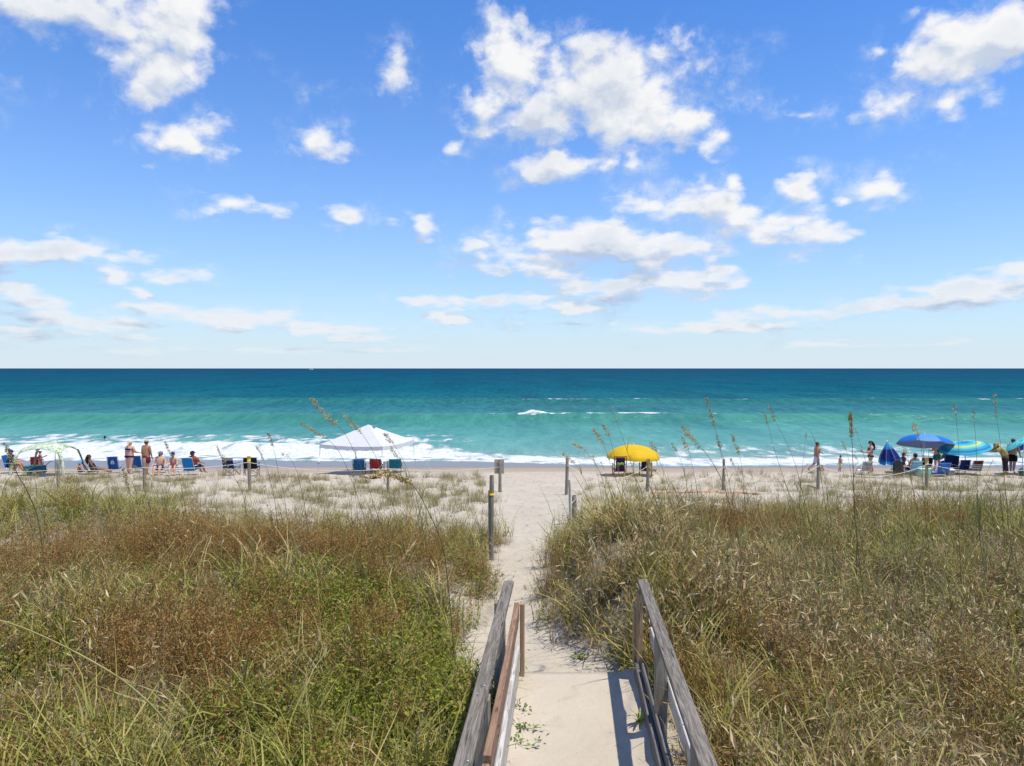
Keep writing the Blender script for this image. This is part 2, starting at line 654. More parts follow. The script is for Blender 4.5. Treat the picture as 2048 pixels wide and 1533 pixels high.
def ground(x, y):
    x = np.asarray(x, float)
    y = np.asarray(y, float)
    z = np.interp(y, PD, PZ)
    pd = path_dist(x, y)
    off = sstep(0.0, 0.9, pd)
    # dunes either side of the path
    g = lambda cx, cy, rx, ry: np.exp(-((x - cx) / rx) ** 2 - ((y - cy) / ry) ** 2)
    z = z + off * (0.90 * g(1.60, 9.1, 1.15, 2.5) + 0.30 * g(6.5, 14.5, 5.5, 4.0) + 0.22 * g(14, 15, 6, 4)
                   + 0.55 * g(-11.5, 15.5, 4.5, 3.5) + 0.30 * g(-4.5, 9.5, 3.0, 3.0) + 0.15 * g(-9, 7, 4, 3))
    hum = (fbm(x * 0.55, y * 0.55, 3) - 0.5) * 0.55 + (fbm(x * 1.6, y * 1.6, 8) - 0.5) * 0.22
    band = sstep(9, 15, y) * sstep(38.5, 33, y)
    z = z + hum * off * (0.25 + 0.75 * band) * sstep(40, 34, y)
    z = z + (fbm(x * 5.0, y * 5.0, 21) - 0.5) * 0.05 * sstep(41, 37, y)
    # path trodden a little lower
    z = z - 0.06 * (1 - sstep(-0.3, 0.3, pd)) * sstep(6.4, 8, y) * sstep(34, 26, y)
    # gentle relief on the beach face
    z = z + (vnoise(x * 0.10, y * 0.3, 5) - 0.5) * 0.10 * sstep(36, 44, y)
    return z + CAMZ


def gz(x, y):
    return float(ground(np.array([x]), np.array([y]))[0])


def on_ground(px, py):
    """first point of the terrain along a line of sight"""
    r = ray(px, py)
    d = np.arange(3.0, 70.0, 0.03)
    X, Z = r.x / r.y * d, CAMZ + r.z / r.y * d
    hit = np.nonzero(Z <= ground(X, d))[0]
    k = hit[0] if len(hit) else len(d) - 1
    return Vector((X[k], d[k], gz(X[k], d[k])))


def at_depth(px, d):
    x = (px - 1024.0) / F * d
    return Vector((x, d, gz(x, d)))


# ------------------------------------------------------------------ sand and beach


def sand_material(name='beach_sand', relief=1.0):
    m = bpy.data.materials.new(name)
    m.use_nodes = True
    T = NT(m.node_tree)
    bs = m.node_tree.nodes['Principled BSDF']
    ge = T.add('ShaderNodeNewGeometry')
    P = ge.outputs['Position']
    sp = T.add('ShaderNodeSeparateXYZ')
    T.put(sp.inputs[0], P)
    a = T.add('ShaderNodeAttribute', attribute_name='litter')
    big = T.noise(P, 0.8, 5, 0.6)
    fine = T.noise(P, 60.0, 4, 0.7)
    mid = T.noise(P, 9.0, 5, 0.62)
    c = T.mix(T.smooth(big, 0.3, 0.7), rgb(0.425, 0.372, 0.295), rgb(0.485, 0.43, 0.345))
    c = T.mix(T.math('MULTIPLY', T.smooth(fine, 0.35, 0.75), 0.35), c, rgb(0.38, 0.32, 0.25))
    specks = T.smooth(T.noise(P, 33.0, 3, 0.6), 0.66, 0.74)
    c = T.mix(T.math('MULTIPLY', specks, 0.55), c, rgb(0.26, 0.19, 0.13))
    # rotted leaf litter under the plants, darkened as painted shade for the gaps
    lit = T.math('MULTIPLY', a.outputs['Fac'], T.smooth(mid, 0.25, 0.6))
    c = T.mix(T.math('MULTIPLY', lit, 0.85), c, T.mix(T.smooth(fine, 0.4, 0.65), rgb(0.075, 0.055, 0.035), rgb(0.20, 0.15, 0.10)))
    # damp and wet sand of the beach face
    wob = T.noise(T.vmath('MULTIPLY', P, (0.16, 0.5, 0.5)), 1.0, 3, 0.5)
    yy = T.math('MULTIPLY_ADD', wob, 3.2, sp.outputs[1])
    damp = T.smooth(yy, 38.6, 41.0)
    wet = T.smooth(yy, 42.4, 43.6)
    c = T.mix(damp, c, T.mix(T.smooth(mid, 0.3, 0.7), rgb(0.30, 0.24, 0.18), rgb(0.35, 0.285, 0.22)))
    c = T.mix(wet, c, rgb(0.17, 0.155, 0.15))
    T.put(bs.inputs['Base Color'], c)
    T.put(bs.inputs['Roughness'], T.math('MULTIPLY_ADD', wet, -0.6, 0.95))
    T.put(bs.inputs['Specular IOR Level'], T.math('MULTIPLY_ADD', wet, 0.45, 0.1))
    b = T.add('ShaderNodeBump')
    T.put(b.inputs['Strength'], T.math('MULTIPLY', T.math('MULTIPLY_ADD', damp, -0.9, 0.95), T.math('SUBTRACT', 1.0, wet)))
    b.inputs['Distance'].default_value = 0.05 * relief
    foot = T.noise(P, 4.5, 3, 0.55)
    vo = T.add('ShaderNodeTexVoronoi', feature='SMOOTH_F1')
    vo.inputs['Scale'].default_value = 2.6
    T.put(vo.inputs['Vector'], T.vmath('ADD', P, T.vmath('MULTIPLY', T.noise(P, 3.0, 2, 0.5, 0, 1), (0.35, 0.35, 0))))
    dent = T.math('MULTIPLY', T.smooth(vo.outputs['Distance'], 0.08, 0.36), 1.1)
    T.put(b.inputs['Height'], T.math('ADD', dent, T.math('ADD', T.math('MULTIPLY', fine, 0.14), T.math('ADD', T.math('MULTIPLY', mid, 0.6), foot))))
    T.put(bs.inputs['Normal'], b.outputs[0])
    return m


SAND = sand_material()
DECKSAND = sand_material('boardwalk_sand', 0.28)


def veg_cover(x, y):
    """0..1 how thickly plants cover the dune at a place"""
    x = np.asarray(x, float)
    y = np.asarray(y, float)
    pd = path_dist(x, y)
    rag = (fbm(x * 0.9, y * 0.9, 41) - 0.5)
    edge = sstep(-0.02, 0.35, pd + rag * 0.5)
    far_l = 16.0 + 2.6 * np.exp(-((x + 11.5) / 3.5) ** 2) - 1.2 * np.exp(-((x + 6.8) / 1.8) ** 2)
    far_r = 16.5 + 1.2 * np.exp(-((x - 9) / 5.0) ** 2) - 2.5 * np.exp(-((x - 1.5) / 0.9) ** 2)
    far = np.where(x < np.interp(y, PATH_D, PATH_X), far_l, far_r) + rag * 3.0
    c = sstep(far + 1.2, far - 1.2, y) * edge
    bare = lambda cx, cy, rx, ry: 1 - np.exp(-(((x - cx) / rx) ** 2 + ((y - cy) / ry) ** 2) ** 1.5)
    c = c * bare(-3.55, 4.35, 0.62, 0.55) * bare(-0.62, 9.0, 0.34, 1.1) * bare(-6.6, 12.6, 0.8, 0.8) * bare(-9.0, 13.0, 0.8, 0.5)
    c = c * bare(-0.38, 7.3, 0.22, 1.0) * bare(0.85, 6.95, 0.36, 0.42) * bare(-1.3, 10.3, 0.5, 0.5) * bare(-0.32, 11.7, 0.24, 1.0)
    dk = np.abs(x - deck_c(y))
    c = c * np.where(y < DECK_END + 0.15, sstep(0.66, 0.8, dk), 1.0)
    return c


def build_ground():
    ys = np.concatenate([np.linspace(-12, 3, 20)[:-1], np.linspace(3, 16, 230)[:-1], np.linspace(16, 40, 200)[:-1],
                         np.linspace(40, 140, 50)])
    t = np.linspace(-1, 1, 420)
    xs = np.sign(t) * (np.abs(t) * 9 + (np.abs(t) ** 4) * 80)
    X, Y = np.meshgrid(xs, ys)
    Z = ground(X, Y)
    # under the boardwalk the sand lies lower
    n, m = X.shape
    V = np.stack([X.ravel(), Y.ravel(), Z.ravel()], 1)
    i = np.arange(n * m).reshape(n, m)
    Fq = np.stack([i[:-1, :-1], i[:-1, 1:], i[1:, 1:], i[1:, :-1]], -1).reshape(-1, 4)
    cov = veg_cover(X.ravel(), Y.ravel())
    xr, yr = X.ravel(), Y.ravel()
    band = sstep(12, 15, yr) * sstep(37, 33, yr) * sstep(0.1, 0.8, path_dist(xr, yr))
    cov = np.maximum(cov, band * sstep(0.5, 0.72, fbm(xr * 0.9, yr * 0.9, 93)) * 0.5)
    me = fast_mesh('sand', V, Fq, True, {'litter': ('FLOAT', cov)})
    o = link('sand_ground', me, SAND)
    tag(o, kind='structure')
    return o


build_ground()

# ------------------------------------------------------------------ sea


def build_sea():
    ys = np.concatenate([np.linspace(39, 75, 190)[:-1], np.linspace(75, 165, 260)[:-1],
                         165 * (40000 / 165) ** np.linspace(0, 1, 130)])
    t = np.linspace(-1, 1, 520)
    u = np.sign(t) * (0.55 * np.abs(t) + 0.45 * np.abs(t) ** 3)
    X = np.empty((len(ys), len(u)))
    for k, y in enumerate(ys):
        X[k] = u * max(95.0, 1.25 * y)
    Y = np.repeat(ys[:, None], len(u), 1)
    Z = np.zeros_like(X)
    foam = np.zeros_like(X)
    wig = lambda s, sd, a: (fbm(X * s, X * 0 + sd * 3.7, sd, 3) - 0.5) * 2 * a

    def swell(y0, A, wf, wb, sd, a_w=2.0, var=0.5):
        yc = y0 + wig(0.035, sd, a_w) + wig(0.4, sd + 3, 0.5)
        amp = A * (1 - var + var * 2 * fbm(X * 0.03, X * 0 + 5.1, sd + 7, 3))
        dd = Y - yc
        return np.where(dd < 0, np.exp(-(dd / wf) ** 2), np.exp(-(dd / wb) ** 2)) * amp, dd, amp

    # nearest bore running up the sand
    w1, d1, a1 = swell(58.0, 0.26, 3.2, 9.0, 2, 2.0, 0.25)
    Z += w1
    # the green breaker, and the swells behind it
    w2, d2, a2 = swell(88.0, 0.85, 3.6, 7.0, 5, 1.6, 0.25)
    Z += w2
    w3, d3, a3 = swell(136.0, 0.62, 5.0, 9.0, 9, 3.0, 0.4)
    Z += w3
    for y0, A, sd in ((112, 0.20, 13), (165, 0.42, 17), (205, 0.4, 23), (250, 0.4, 29), (330, 0.4, 31)):
        w, _, _ = swell(y0, A, 6 + y0 * 0.01, 9 + y0 * 0.02, sd, 4.0, 0.5)
        Z += w
    Z += ((fbm(X * 0.12, Y * 0.28, 51, 4) - 0.5) * 0.42 + (fbm(X * 0.7, Y * 0.9, 53, 2) - 0.5) * 0.16) * sstep(46, 60, Y) * sstep(500, 200, Y)
    # run up: the thin sheet climbs the beach, farther in the right half
    left = sstep(4, -10, X)
    tongue = 44.2 + 3.2 * sstep(6, -4, X) - 1.2 * np.exp(-((X - 12) / 9) ** 2) + wig(0.09, 61, 0.9) + wig(0.5, 67, 0.18)
    gr = ground(X, Y)
    runup = gr + 0.05 - 0.16 * sstep(tongue + 0.4, tongue - 0.7, Y) + 0.02
    shore = sstep(53, 49, Y)
    Z = Z * (1 - shore) + shore * np.maximum(runup, -0.2)
    # foam cover
    breaker = np.exp(-((Y - (tongue + 3.2 + 3.0 * left)) / (3.7 + 3.4 * left)) ** 4) * (0.73 + 0.04 * left)
    lace = sstep(64 + 13 * left + wig(0.08, 71, 5.0), 55 + 9 * left, Y) * (0.535 + 0.035 * left)
    foam = np.maximum(foam, np.maximum(breaker, lace))
    # a clear pool between bores in the middle
    foam -= 0.45 * np.exp(-((X - 2.0) / 7) ** 2 - ((Y - 57.0) / 4.0) ** 2)
    edge = np.exp(-((Y - tongue - 0.25) / 0.45) ** 2)
    foam = np.maximum(foam, edge * 0.72)
    crest = np.exp(-((d2 - 0.1) / (0.5 + 0.9 * fbm(X * 0.5, X * 0, 75, 3))) ** 2)
    seg = sstep(0.50, 0.66, fbm(X * 0.42, X * 0, 77, 4))
    along = 0.66 * sstep(-9, 1, X) * sstep(30, 13, X) * seg + 0.72 * np.exp(-((X - 2.8) / 1.5) ** 2) \
        + 0.62 * sstep(48, 20, X) * sstep(-14, 0, X) * sstep(0.60, 0.70, fbm(X * 0.6, X * 0, 79, 4))
    spill = np.exp(-((d2 + 0.9) / 1.0) ** 2) * np.exp(-((X - 2.8) / 1.3) ** 2)
    foam = np.maximum(foam, spill * 0.66)
    foam = np.maximum(foam, crest * np.clip(along, 0, 1.1))
    Z += crest * 0.42 * np.exp(-((X - 2.8) / 1.2) ** 2) * (0.6 + 0.8 * fbm(X * 2.0, X * 0, 78, 2))
    crest3 = np.exp(-((d3 - 0.2) / 1.3) ** 2)
    foam = np.maximum(foam, crest3 * 0.62 * sstep(0.55, 0.68, fbm(X * 0.30, X * 0 + 2, 83, 4)) * sstep(-16, 6, X))
    Z += np.clip(foam, 0, 1) * sstep(47, 51, Y) * sstep(75, 66, Y) * (fbm(X * 1.1, Y * 0.7, 95, 3) - 0.35) * 0.38
    # water colour: sand shows through the shallows, deep water is blue
    stops = np.array([40, 50, 60, 74, 86, 100, 117, 145, 200, 290, 450, 900, 3000, 45000], float)
    cols = np.array([(.22, .30, .28), (.16, .30, .275), (.10, .285, .26), (.072, .262, .238), (.052, .222, .200), (.038, .192, .182), (.019, .148, .163),
                     (.006, .117, .147), (.001, .096, .136), (.001, .085, .130), (.001, .075, .125), (.001, .065, .118), (.001, .055, .110), (.001, .052, .107)])
    yy = Y + (fbm(X * 0.06, Y * 0.12, 91, 4) - 0.5) * 0.22 * Y
    C = np.stack([np.interp(np.log(yy), np.log(stops), cols[:, k]) for k in range(3)] + [np.ones_like(Y)], -1)
    green = np.exp(-((d2 + 2.6) / 3.0) ** 2)[..., None] * 0.8
    C[..., :3] = C[..., :3] * (1 - green) + green * np.array([.045, .225, .155])
    green = np.exp(-((d3 + 5.0) / 6.0) ** 2)[..., None] * 0.75
    C[..., :3] = C[..., :3] * (1 - green) + green * np.array([.022, .155, .130])
    n, m = X.shape
    V = np.stack([X.ravel(), Y.ravel(), Z.ravel()], 1)
    i = np.arange(n * m).reshape(n, m)
    Fq = np.stack([i[:-1, :-1], i[:-1, 1:], i[1:, 1:], i[1:, :-1]], -1).reshape(-1, 4)
    me = fast_mesh('sea', V, Fq, True, {'foam': ('FLOAT', np.clip(foam, 0, 1.3).ravel()), 'wcol': ('FLOAT_COLOR', C.reshape(-1, 4))})

    mt = bpy.data.materials.new('sea_water')
    mt.use_nodes = True
    T = NT(mt.node_tree)
    bs = mt.node_tree.nodes['Principled BSDF']
    P = T.add('ShaderNodeNewGeometry').outputs['Position']
    sp = T.add('ShaderNodeSeparateXYZ')
    T.put(sp.inputs[0], P)
    fo = T.add('ShaderNodeAttribute', attribute_name='foam').outputs['Fac']
    wc = T.add('ShaderNodeAttribute', attribute_name='wcol').outputs['Color']
    S = lambda a, b: T.vmath('MULTIPLY', P, (a, b, 0.0))
    lace_n = T.noise(S(0.75, 0.42), 1.0, 8, 0.66, 0.6)
    lace_f = T.noise(S(3.0, 1.1), 1.0, 6, 0.68, 0.8)
    vo = T.add('ShaderNodeTexVoronoi', feature='SMOOTH_F1')
    T.put(vo.inputs['Vector'], T.vmath('ADD', S(0.9, 0.5), T.vmath('MULTIPLY', T.noise(S(1.2, 0.7), 1.0, 4, 0.6, 0, 1), (0.9, 0.9, 0))))
    vo.inputs['Scale'].default_value = 1.0
    cell = T.smooth(vo.outputs['Distance'], 0.15, 0.75)
    nz = T.math('ADD', T.math('MULTIPLY', lace_n, 0.62), T.math('ADD', T.math('MULTIPLY', lace_f, 0.42), T.math('MULTIPLY_ADD', cell, 0.22, -0.10)))
    f = T.smooth(T.math('SUBTRACT', fo, nz), -0.045, 0.16)
    # far whitecaps, a few small flecks
    caps = T.smooth(T.noise(S(0.055, 0.16), 1.0, 9, 0.72), 0.735, 0.775)
    f = T.math('MAXIMUM', f, T.math('MULTIPLY', caps, T.smooth(sp.outputs[1], 95, 190)))
    streak = T.noise(S(0.05, 0.009), 1.0, 11, 0.78)
    col = T.mix(T.math('MULTIPLY', T.smooth(streak, 0.38, 0.64), 0.75), wc, T.mix(1.0, wc, rgb(0.40, 0.60, 0.70), 'MULTIPLY'))
    rip = T.noise(S(0.75, 0.20), 1.0, 7, 0.80)  # ripple light and dark put into the water colour
    col = T.mix(T.math('MULTIPLY', T.math('MULTIPLY', T.smooth(rip, 0.40, 0.62), T.smooth(sp.outputs[1], 60, 115, 0.45, 1.0)), 0.85), T.mix(1.0, col, rgb(1.22, 1.14, 1.10), 'MULTIPLY'), T.mix(1.0, col, rgb(0.45, 0.66, 0.74), 'MULTIPLY'))
    fcol = T.mix(T.smooth(lace_f, 0.25, 0.62), rgb(0.36, 0.43, 0.44), rgb(0.66, 0.66, 0.665))
    b = T.add('ShaderNodeBump')
    b.inputs['Strength'].default_value = 0.75
    b.inputs['Distance'].default_value = 0.5
    h1 = T.noise(S(0.32, 0.9), 1.0, 6, 0.62)
    h2 = T.noise(S(1.6, 3.4), 1.0, 5, 0.6)
    T.put(b.inputs['Height'], T.math('ADD', T.math('ADD', h1, T.math('MULTIPLY', h2, 0.22)), T.math('MULTIPLY', f, 0.22)))
    mt.node_tree.nodes.remove(bs)
    df = T.add('ShaderNodeBsdfDiffuse')
    T.put(df.inputs['Color'], T.mix(f, col, fcol))
    T.put(df.inputs['Normal'], b.outputs[0])
    gl = T.add('ShaderNodeBsdfGlossy')
    gl.inputs['Roughness'].default_value = 0.22
    T.put(gl.inputs['Normal'], b.outputs[0])
    ms = T.add('ShaderNodeMixShader')
    # a rough sea never mirrors fully at grazing angles: wave slopes hold the share of reflected sky low
    T.put(ms.inputs[0], T.math('MULTIPLY', T.math('SUBTRACT', 1.0, f), T.smooth(sp.outputs[1], 50, 220, 0.13, 0.035)))
    T.put(ms.inputs[1], df.outputs[0])
    T.put(ms.inputs[2], gl.outputs[0])
    T.put(mt.node_tree.nodes['Material Output'].inputs[0], ms.outputs[0])
    o = link('sea', me, mt)
    tag(o, kind='structure')


build_sea()

# ------------------------------------------------------------------ dune plants (uncountable: scattered tufts)


def blades(n, rad, length, width, th0, th1, segs=4, seed=0, twist=0.5, lean=None):
    """ribbon leaves rooted within rad; th0/th1 = angle from upright at root and tip (ranges)"""
    g = np.random.default_rng(seed)
    L = g.uniform(*length, n)
    W = g.uniform(*width, n)
    A0 = g.uniform(*th0, n)
    A1 = g.uniform(*th1, n)
    az = g.uniform(0, 2 * np.pi, n)
    if lean is not None:
        az = lean + g.normal(0, 0.9, n)
    r = rad * np.sqrt(g.uniform(0, 1, n))
    ba = g.uniform(0, 2 * np.pi, n)
    base = np.stack([r * np.cos(ba), r * np.sin(ba), np.full(n, -0.02)], 1)
    t = np.linspace(0, 1, segs + 1)
    th = A0[:, None] + (A1 - A0)[:, None] * t[None] ** 1.4
    th = th + g.normal(0, 0.07, th.shape)
    aw = az[:, None] + np.cumsum(g.normal(0, 0.16, th.shape), 1)
    ds = L[:, None] / segs
    step = np.stack([np.sin(th) * np.cos(aw), np.sin(th) * np.sin(aw), np.cos(th)], -1) * ds[..., None]
    P = base[:, None, :] + np.concatenate([np.zeros((n, 1, 3)), np.cumsum(step[:, :-1], 1)], 1)
    tw = az[:, None] + np.pi / 2 + g.normal(0, twist, n)[:, None] + t[None] * g.normal(0, twist * 1.6, n)[:, None]
    w = W[:, None] * np.clip(np.minimum(1.0, 0.45 + 2.2 * t) * (1 - t ** 2.2) + 0.04, 0, 1)[None] if True else None
    S = np.stack([np.cos(tw), np.sin(tw), 0.25 * np.sin(tw * 2)], -1) * w[..., None] * 0.5
    V = np.stack([P - S, P + S], 2).reshape(-1, 3)          # n*(segs+1)*2
    k = (segs + 1) * 2
    q = np.array([[2 * i, 2 * i + 1, 2 * i + 3, 2 * i + 2] for i in range(segs)])
    Fq = (np.arange(n)[:, None, None] * k + q[None]).reshape(-1, 4)
    sh = np.repeat(g.uniform(0, 1, n), k)
    tp = np.tile(np.repeat(t, 2), n)
    return V, Fq, sh, tp


def leaflets(centres, size, seed=0, aspect=0.6, droop=0.5):
    """small pointed oval leaves (two quads each, folded on the midrib)"""
    g = np.random.default_rng(seed)
    n = len(centres)
    az = g.uniform(0, 2 * np.pi, n)
    tl = g.normal(0.35, droop, n)
    L = g.uniform(*size, n)
    d = np.stack([np.cos(az) * np.cos(tl), np.sin(az) * np.cos(tl), np.sin(tl)], 1)
    s = np.stack([-np.sin(az), np.cos(az), np.zeros(n)], 1)
    up = np.cross(d, s)
    roll = g.normal(0, 0.6, n)[:, None]
    s = s * np.cos(roll) + up * np.sin(roll)
    up = np.cross(d, s)
    c = np.asarray(centres)
    hw = (L * aspect * 0.5)[:, None]
    L = L[:, None]
    pts = [c, c + d * L * 0.45 + s * hw + up * hw * 0.5, c + d * L, c + d * L * 0.45 - s * hw + up * hw * 0.5, c + d * L * 0.5]
    V = np.stack(pts, 1).reshape(-1, 3)
    q = np.array([[0, 1, 2, 4], [0, 4, 2, 3]])
    Fq = (np.arange(n)[:, None, None] * 5 + q[None]).reshape(-1, 4)
    return V, Fq, np.repeat(g.uniform(0, 1, n), 5), np.full(n * 5, 0.8)


def join(parts):
    V, Fq, S, Tt, o = [], [], [], [], 0
    for v, f, s, t in parts:
        V.append(v)
        Fq.append(f + o)
        S.append(s)
        Tt.append(t)
        o += len(v)
    return np.concatenate(V), np.concatenate(Fq), np.concatenate(S), np.concatenate(Tt)


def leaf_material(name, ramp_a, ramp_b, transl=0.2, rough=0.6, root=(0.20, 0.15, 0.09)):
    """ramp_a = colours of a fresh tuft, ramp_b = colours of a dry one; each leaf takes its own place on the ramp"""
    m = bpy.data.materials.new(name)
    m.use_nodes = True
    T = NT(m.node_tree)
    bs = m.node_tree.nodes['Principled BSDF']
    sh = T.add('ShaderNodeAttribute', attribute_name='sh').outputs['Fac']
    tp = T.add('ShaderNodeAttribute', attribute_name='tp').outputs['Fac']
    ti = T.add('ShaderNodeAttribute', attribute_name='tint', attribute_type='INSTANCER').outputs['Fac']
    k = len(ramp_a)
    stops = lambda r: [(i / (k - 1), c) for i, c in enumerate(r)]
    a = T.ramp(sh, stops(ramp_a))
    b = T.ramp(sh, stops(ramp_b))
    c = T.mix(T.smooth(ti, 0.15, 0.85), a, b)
    c = T.mix(T.math('MULTIPLY', T.smooth(tp, 0.34, 0.0), 0.85), c, tuple(k_ * 0.7 for k_ in root) + (1,))  # leaf feet darkened: shade low in the gaps put into the colour
    c = T.mix(T.math('MULTIPLY', T.smooth(tp, 0.75, 1.0), 0.35), c, rgb(0.36, 0.27, 0.14))
    T.put(bs.inputs['Base Color'], c)
    bs.inputs['Roughness'].default_value = rough
    bs.inputs['Specular IOR Level'].default_value = 0.25
    tr = T.add('ShaderNodeBsdfTranslucent')
    T.put(tr.inputs[0], c)
    ms = T.add('ShaderNodeMixShader')
    ms.inputs[0].default_value = transl
    T.put(ms.inputs[1], bs.outputs[0])
    T.put(ms.inputs[2], tr.outputs[0])
    T.put(m.node_tree.nodes['Material Output'].inputs[0], ms.outputs[0])
    return m


def scatter(name, temps, pos, rot, scl, tint, mat, label, cat):
    """one object: its mesh holds a few modelled tufts and a cloud of places; geometry nodes set a tuft on each place"""
    V, Fq, S, Tt = join(temps)
    var = np.concatenate([np.full(len(t[0]), i) for i, t in enumerate(temps)])
    n0, n = len(V), len(pos)
    allv = np.concatenate([V, pos])
    pad = lambda a, b: np.concatenate([a, b])
    z0, z1 = np.zeros(n0), np.zeros(n)
    g = np.random.default_rng(len(name) * 31 + n)
    me = fast_mesh(name, allv, Fq, False, {
        'place': ('FLOAT', pad(z0, z1 + 1)),
        'sh': ('FLOAT', pad(S, z1)), 'tp': ('FLOAT', pad(Tt, z1)),
        'form': ('INT', pad(var, g.integers(0, len(temps), n))),
        'rot': ('FLOAT_VECTOR', np.concatenate([np.zeros((n0, 3)), rot])),
        'scl': ('FLOAT_VECTOR', np.concatenate([np.ones((n0, 3)), scl])),
        'tint': ('FLOAT', pad(z0, tint))})
    o = link(name, me, mat)
    ng = bpy.data.node_groups.new(name + '_scatter', 'GeometryNodeTree')
    ng.interface.new_socket('Geometry', in_out='INPUT', socket_type='NodeSocketGeometry')
    ng.interface.new_socket('Geometry', in_out='OUTPUT', socket_type='NodeSocketGeometry')
    N, Lk = ng.nodes, ng.links
    gi, go = N.new('NodeGroupInput'), N.new('NodeGroupOutput')

    def attr(nm, typ):
        a = N.new('GeometryNodeInputNamedAttribute')
        a.data_type = typ
        a.inputs['Name'].default_value = nm
        return a.outputs['Attribute']
    cmp_ = N.new('FunctionNodeCompare')
    cmp_.data_type = 'FLOAT'
    cmp_.operation = 'GREATER_THAN'
    Lk.new(attr('place', 'FLOAT'), cmp_.inputs[0])
    cmp_.inputs[1].default_value = 0.5
    sepg = N.new('GeometryNodeSeparateGeometry')
    sepg.domain = 'POINT'
    Lk.new(gi.outputs[0], sepg.inputs[0])
    Lk.new(cmp_.outputs[0], sepg.inputs['Selection'])
    sti = N.new('GeometryNodeSplitToInstances')
    sti.domain = 'POINT'
    Lk.new(sepg.outputs['Inverted'], sti.inputs[0])
    Lk.new(attr('form', 'INT'), sti.inputs['Group ID'])
    iop = N.new('GeometryNodeInstanceOnPoints')
    Lk.new(sepg.outputs['Selection'], iop.inputs['Points'])
    Lk.new(sti.outputs['Instances'], iop.inputs['Instance'])
    iop.inputs['Pick Instance'].default_value = True
    Lk.new(attr('form', 'INT'), iop.inputs['Instance Index'])
    e2r = N.new('FunctionNodeEulerToRotation')
    Lk.new(attr('rot', 'FLOAT_VECTOR'), e2r.inputs[0])
    Lk.new(e2r.outputs[0], iop.inputs['Rotation'])
    Lk.new(attr('scl', 'FLOAT_VECTOR'), iop.inputs['Scale'])
    Lk.new(iop.outputs[0], go.inputs[0])
    md = o.modifiers.new('scatter', 'NODES')
    md.node_group = ng
    return tag(o, label, cat, kind='stuff')


def places(n, d0, d1, dens, seed, umax=1.05, sink=0.0, tilt=0.12, smin=0.7, smax=1.25, tint=None, power=1.0):
    """n tries between d0 and d1 metres; dens(x, y) in 0..1 keeps them; thins out gently with distance"""
    g = np.random.default_rng(seed)
    if power > 0:
        d = d0 + (d1 - d0) * g.uniform(0, 1, n)
    else:
        d = np.sqrt(d0 ** 2 + (d1 ** 2 - d0 ** 2) * g.uniform(0, 1, n))
    x = g.uniform(-umax, umax, n) * (d * 0.80 + 1.2)
    keep = g.uniform(0, 1, n) < dens(x, d)
    x, d = x[keep], d[keep]
    m = len(x)
    pos = np.stack([x, d, ground(x, d) - sink], 1)
    rot = np.stack([g.normal(0, tilt, m), g.normal(0, tilt, m), g.uniform(0, 6.283, m)], 1)
    s = g.uniform(smin, smax, m) * (0.55 + 0.95 * fbm(x * 0.75, d * 0.75, seed + 900))
    scl = np.stack([s, s, s * g.uniform(0.85, 1.15, m)], 1)
    tn = np.clip((tint(x, d) if tint is not None else 0.5) + g.normal(0, 0.16, m), 0, 1)
    return pos, rot, scl, tn


G_ = lambda x, y, cx, cy, rx, ry: np.exp(-((x - cx) / rx) ** 2 - ((y - cy) / ry) ** 2)
side_r = lambda x, y: (x > np.interp(y, PATH_D, PATH_X)).astype(float)


def rust_zone(x, y):
    n = fbm(x * 0.7, y * 0.7, 131)
    z = 1.0 * G_(x, y, -2.7, 11.2, 2.7, 2.0) + 0.55 * G_(x, y, -7.0, 9.6, 1.2, 1.4) + 0.55 * G_(x, y, -2.9, 6.6, 0.8, 1.2) + 0.5 * G_(x, y, -5.2, 11.5, 1.6, 1.4) \
        + 0.7 * G_(x, y, 4.0, 14.6, 1.6, 1.8) + 0.55 * G_(x, y, 8.4, 14.8, 1.6, 1.6) + 0.75 * G_(x, y, 1.6, 6.0, 0.5, 0.7) + 0.3 * G_(x, y, 2.4, 9.4, 1.2, 1.5)
    return np.clip(z * (0.35 + 1.3 * n), 0, 1)


def green_zone(x, y):
    n = fbm(x * 0.8, y * 0.8, 171)
    z = 1.0 * G_(x, y, -1.15, 7.0, 1.15, 1.9) + 0.9 * G_(x, y, -1.2, 5.0, 1.0, 1.0) + 1.0 * G_(x, y, -4.7, 6.7, 0.75, 0.55) + 0.5 * G_(x, y, -2.6, 8.2, 0.9, 1.0) \
        + 0.5 * G_(x, y, 3.9, 7.6, 0.5, 0.6) + 0.4 * G_(x, y, 5.6, 8.0, 0.6, 1.0) + 0.5 * G_(x, y, -9.5, 15.2, 0.9, 0.6)
    return np.clip(z * (0.35 + 1.3 * n), 0, 1)


def vcov(x, y):
    """plant cover with the small dark openings between clumps"""
    g1 = sstep(0.36, 0.52, fbm(x * 2.5, y * 2.5, 555, 3))
    g1 = np.maximum(g1, np.exp(-((x + 3.85) / 0.9) ** 2 - ((y - 6.5) / 0.8) ** 2))
    return veg_cover(x, y) * (0.12 + 0.88 * g1)


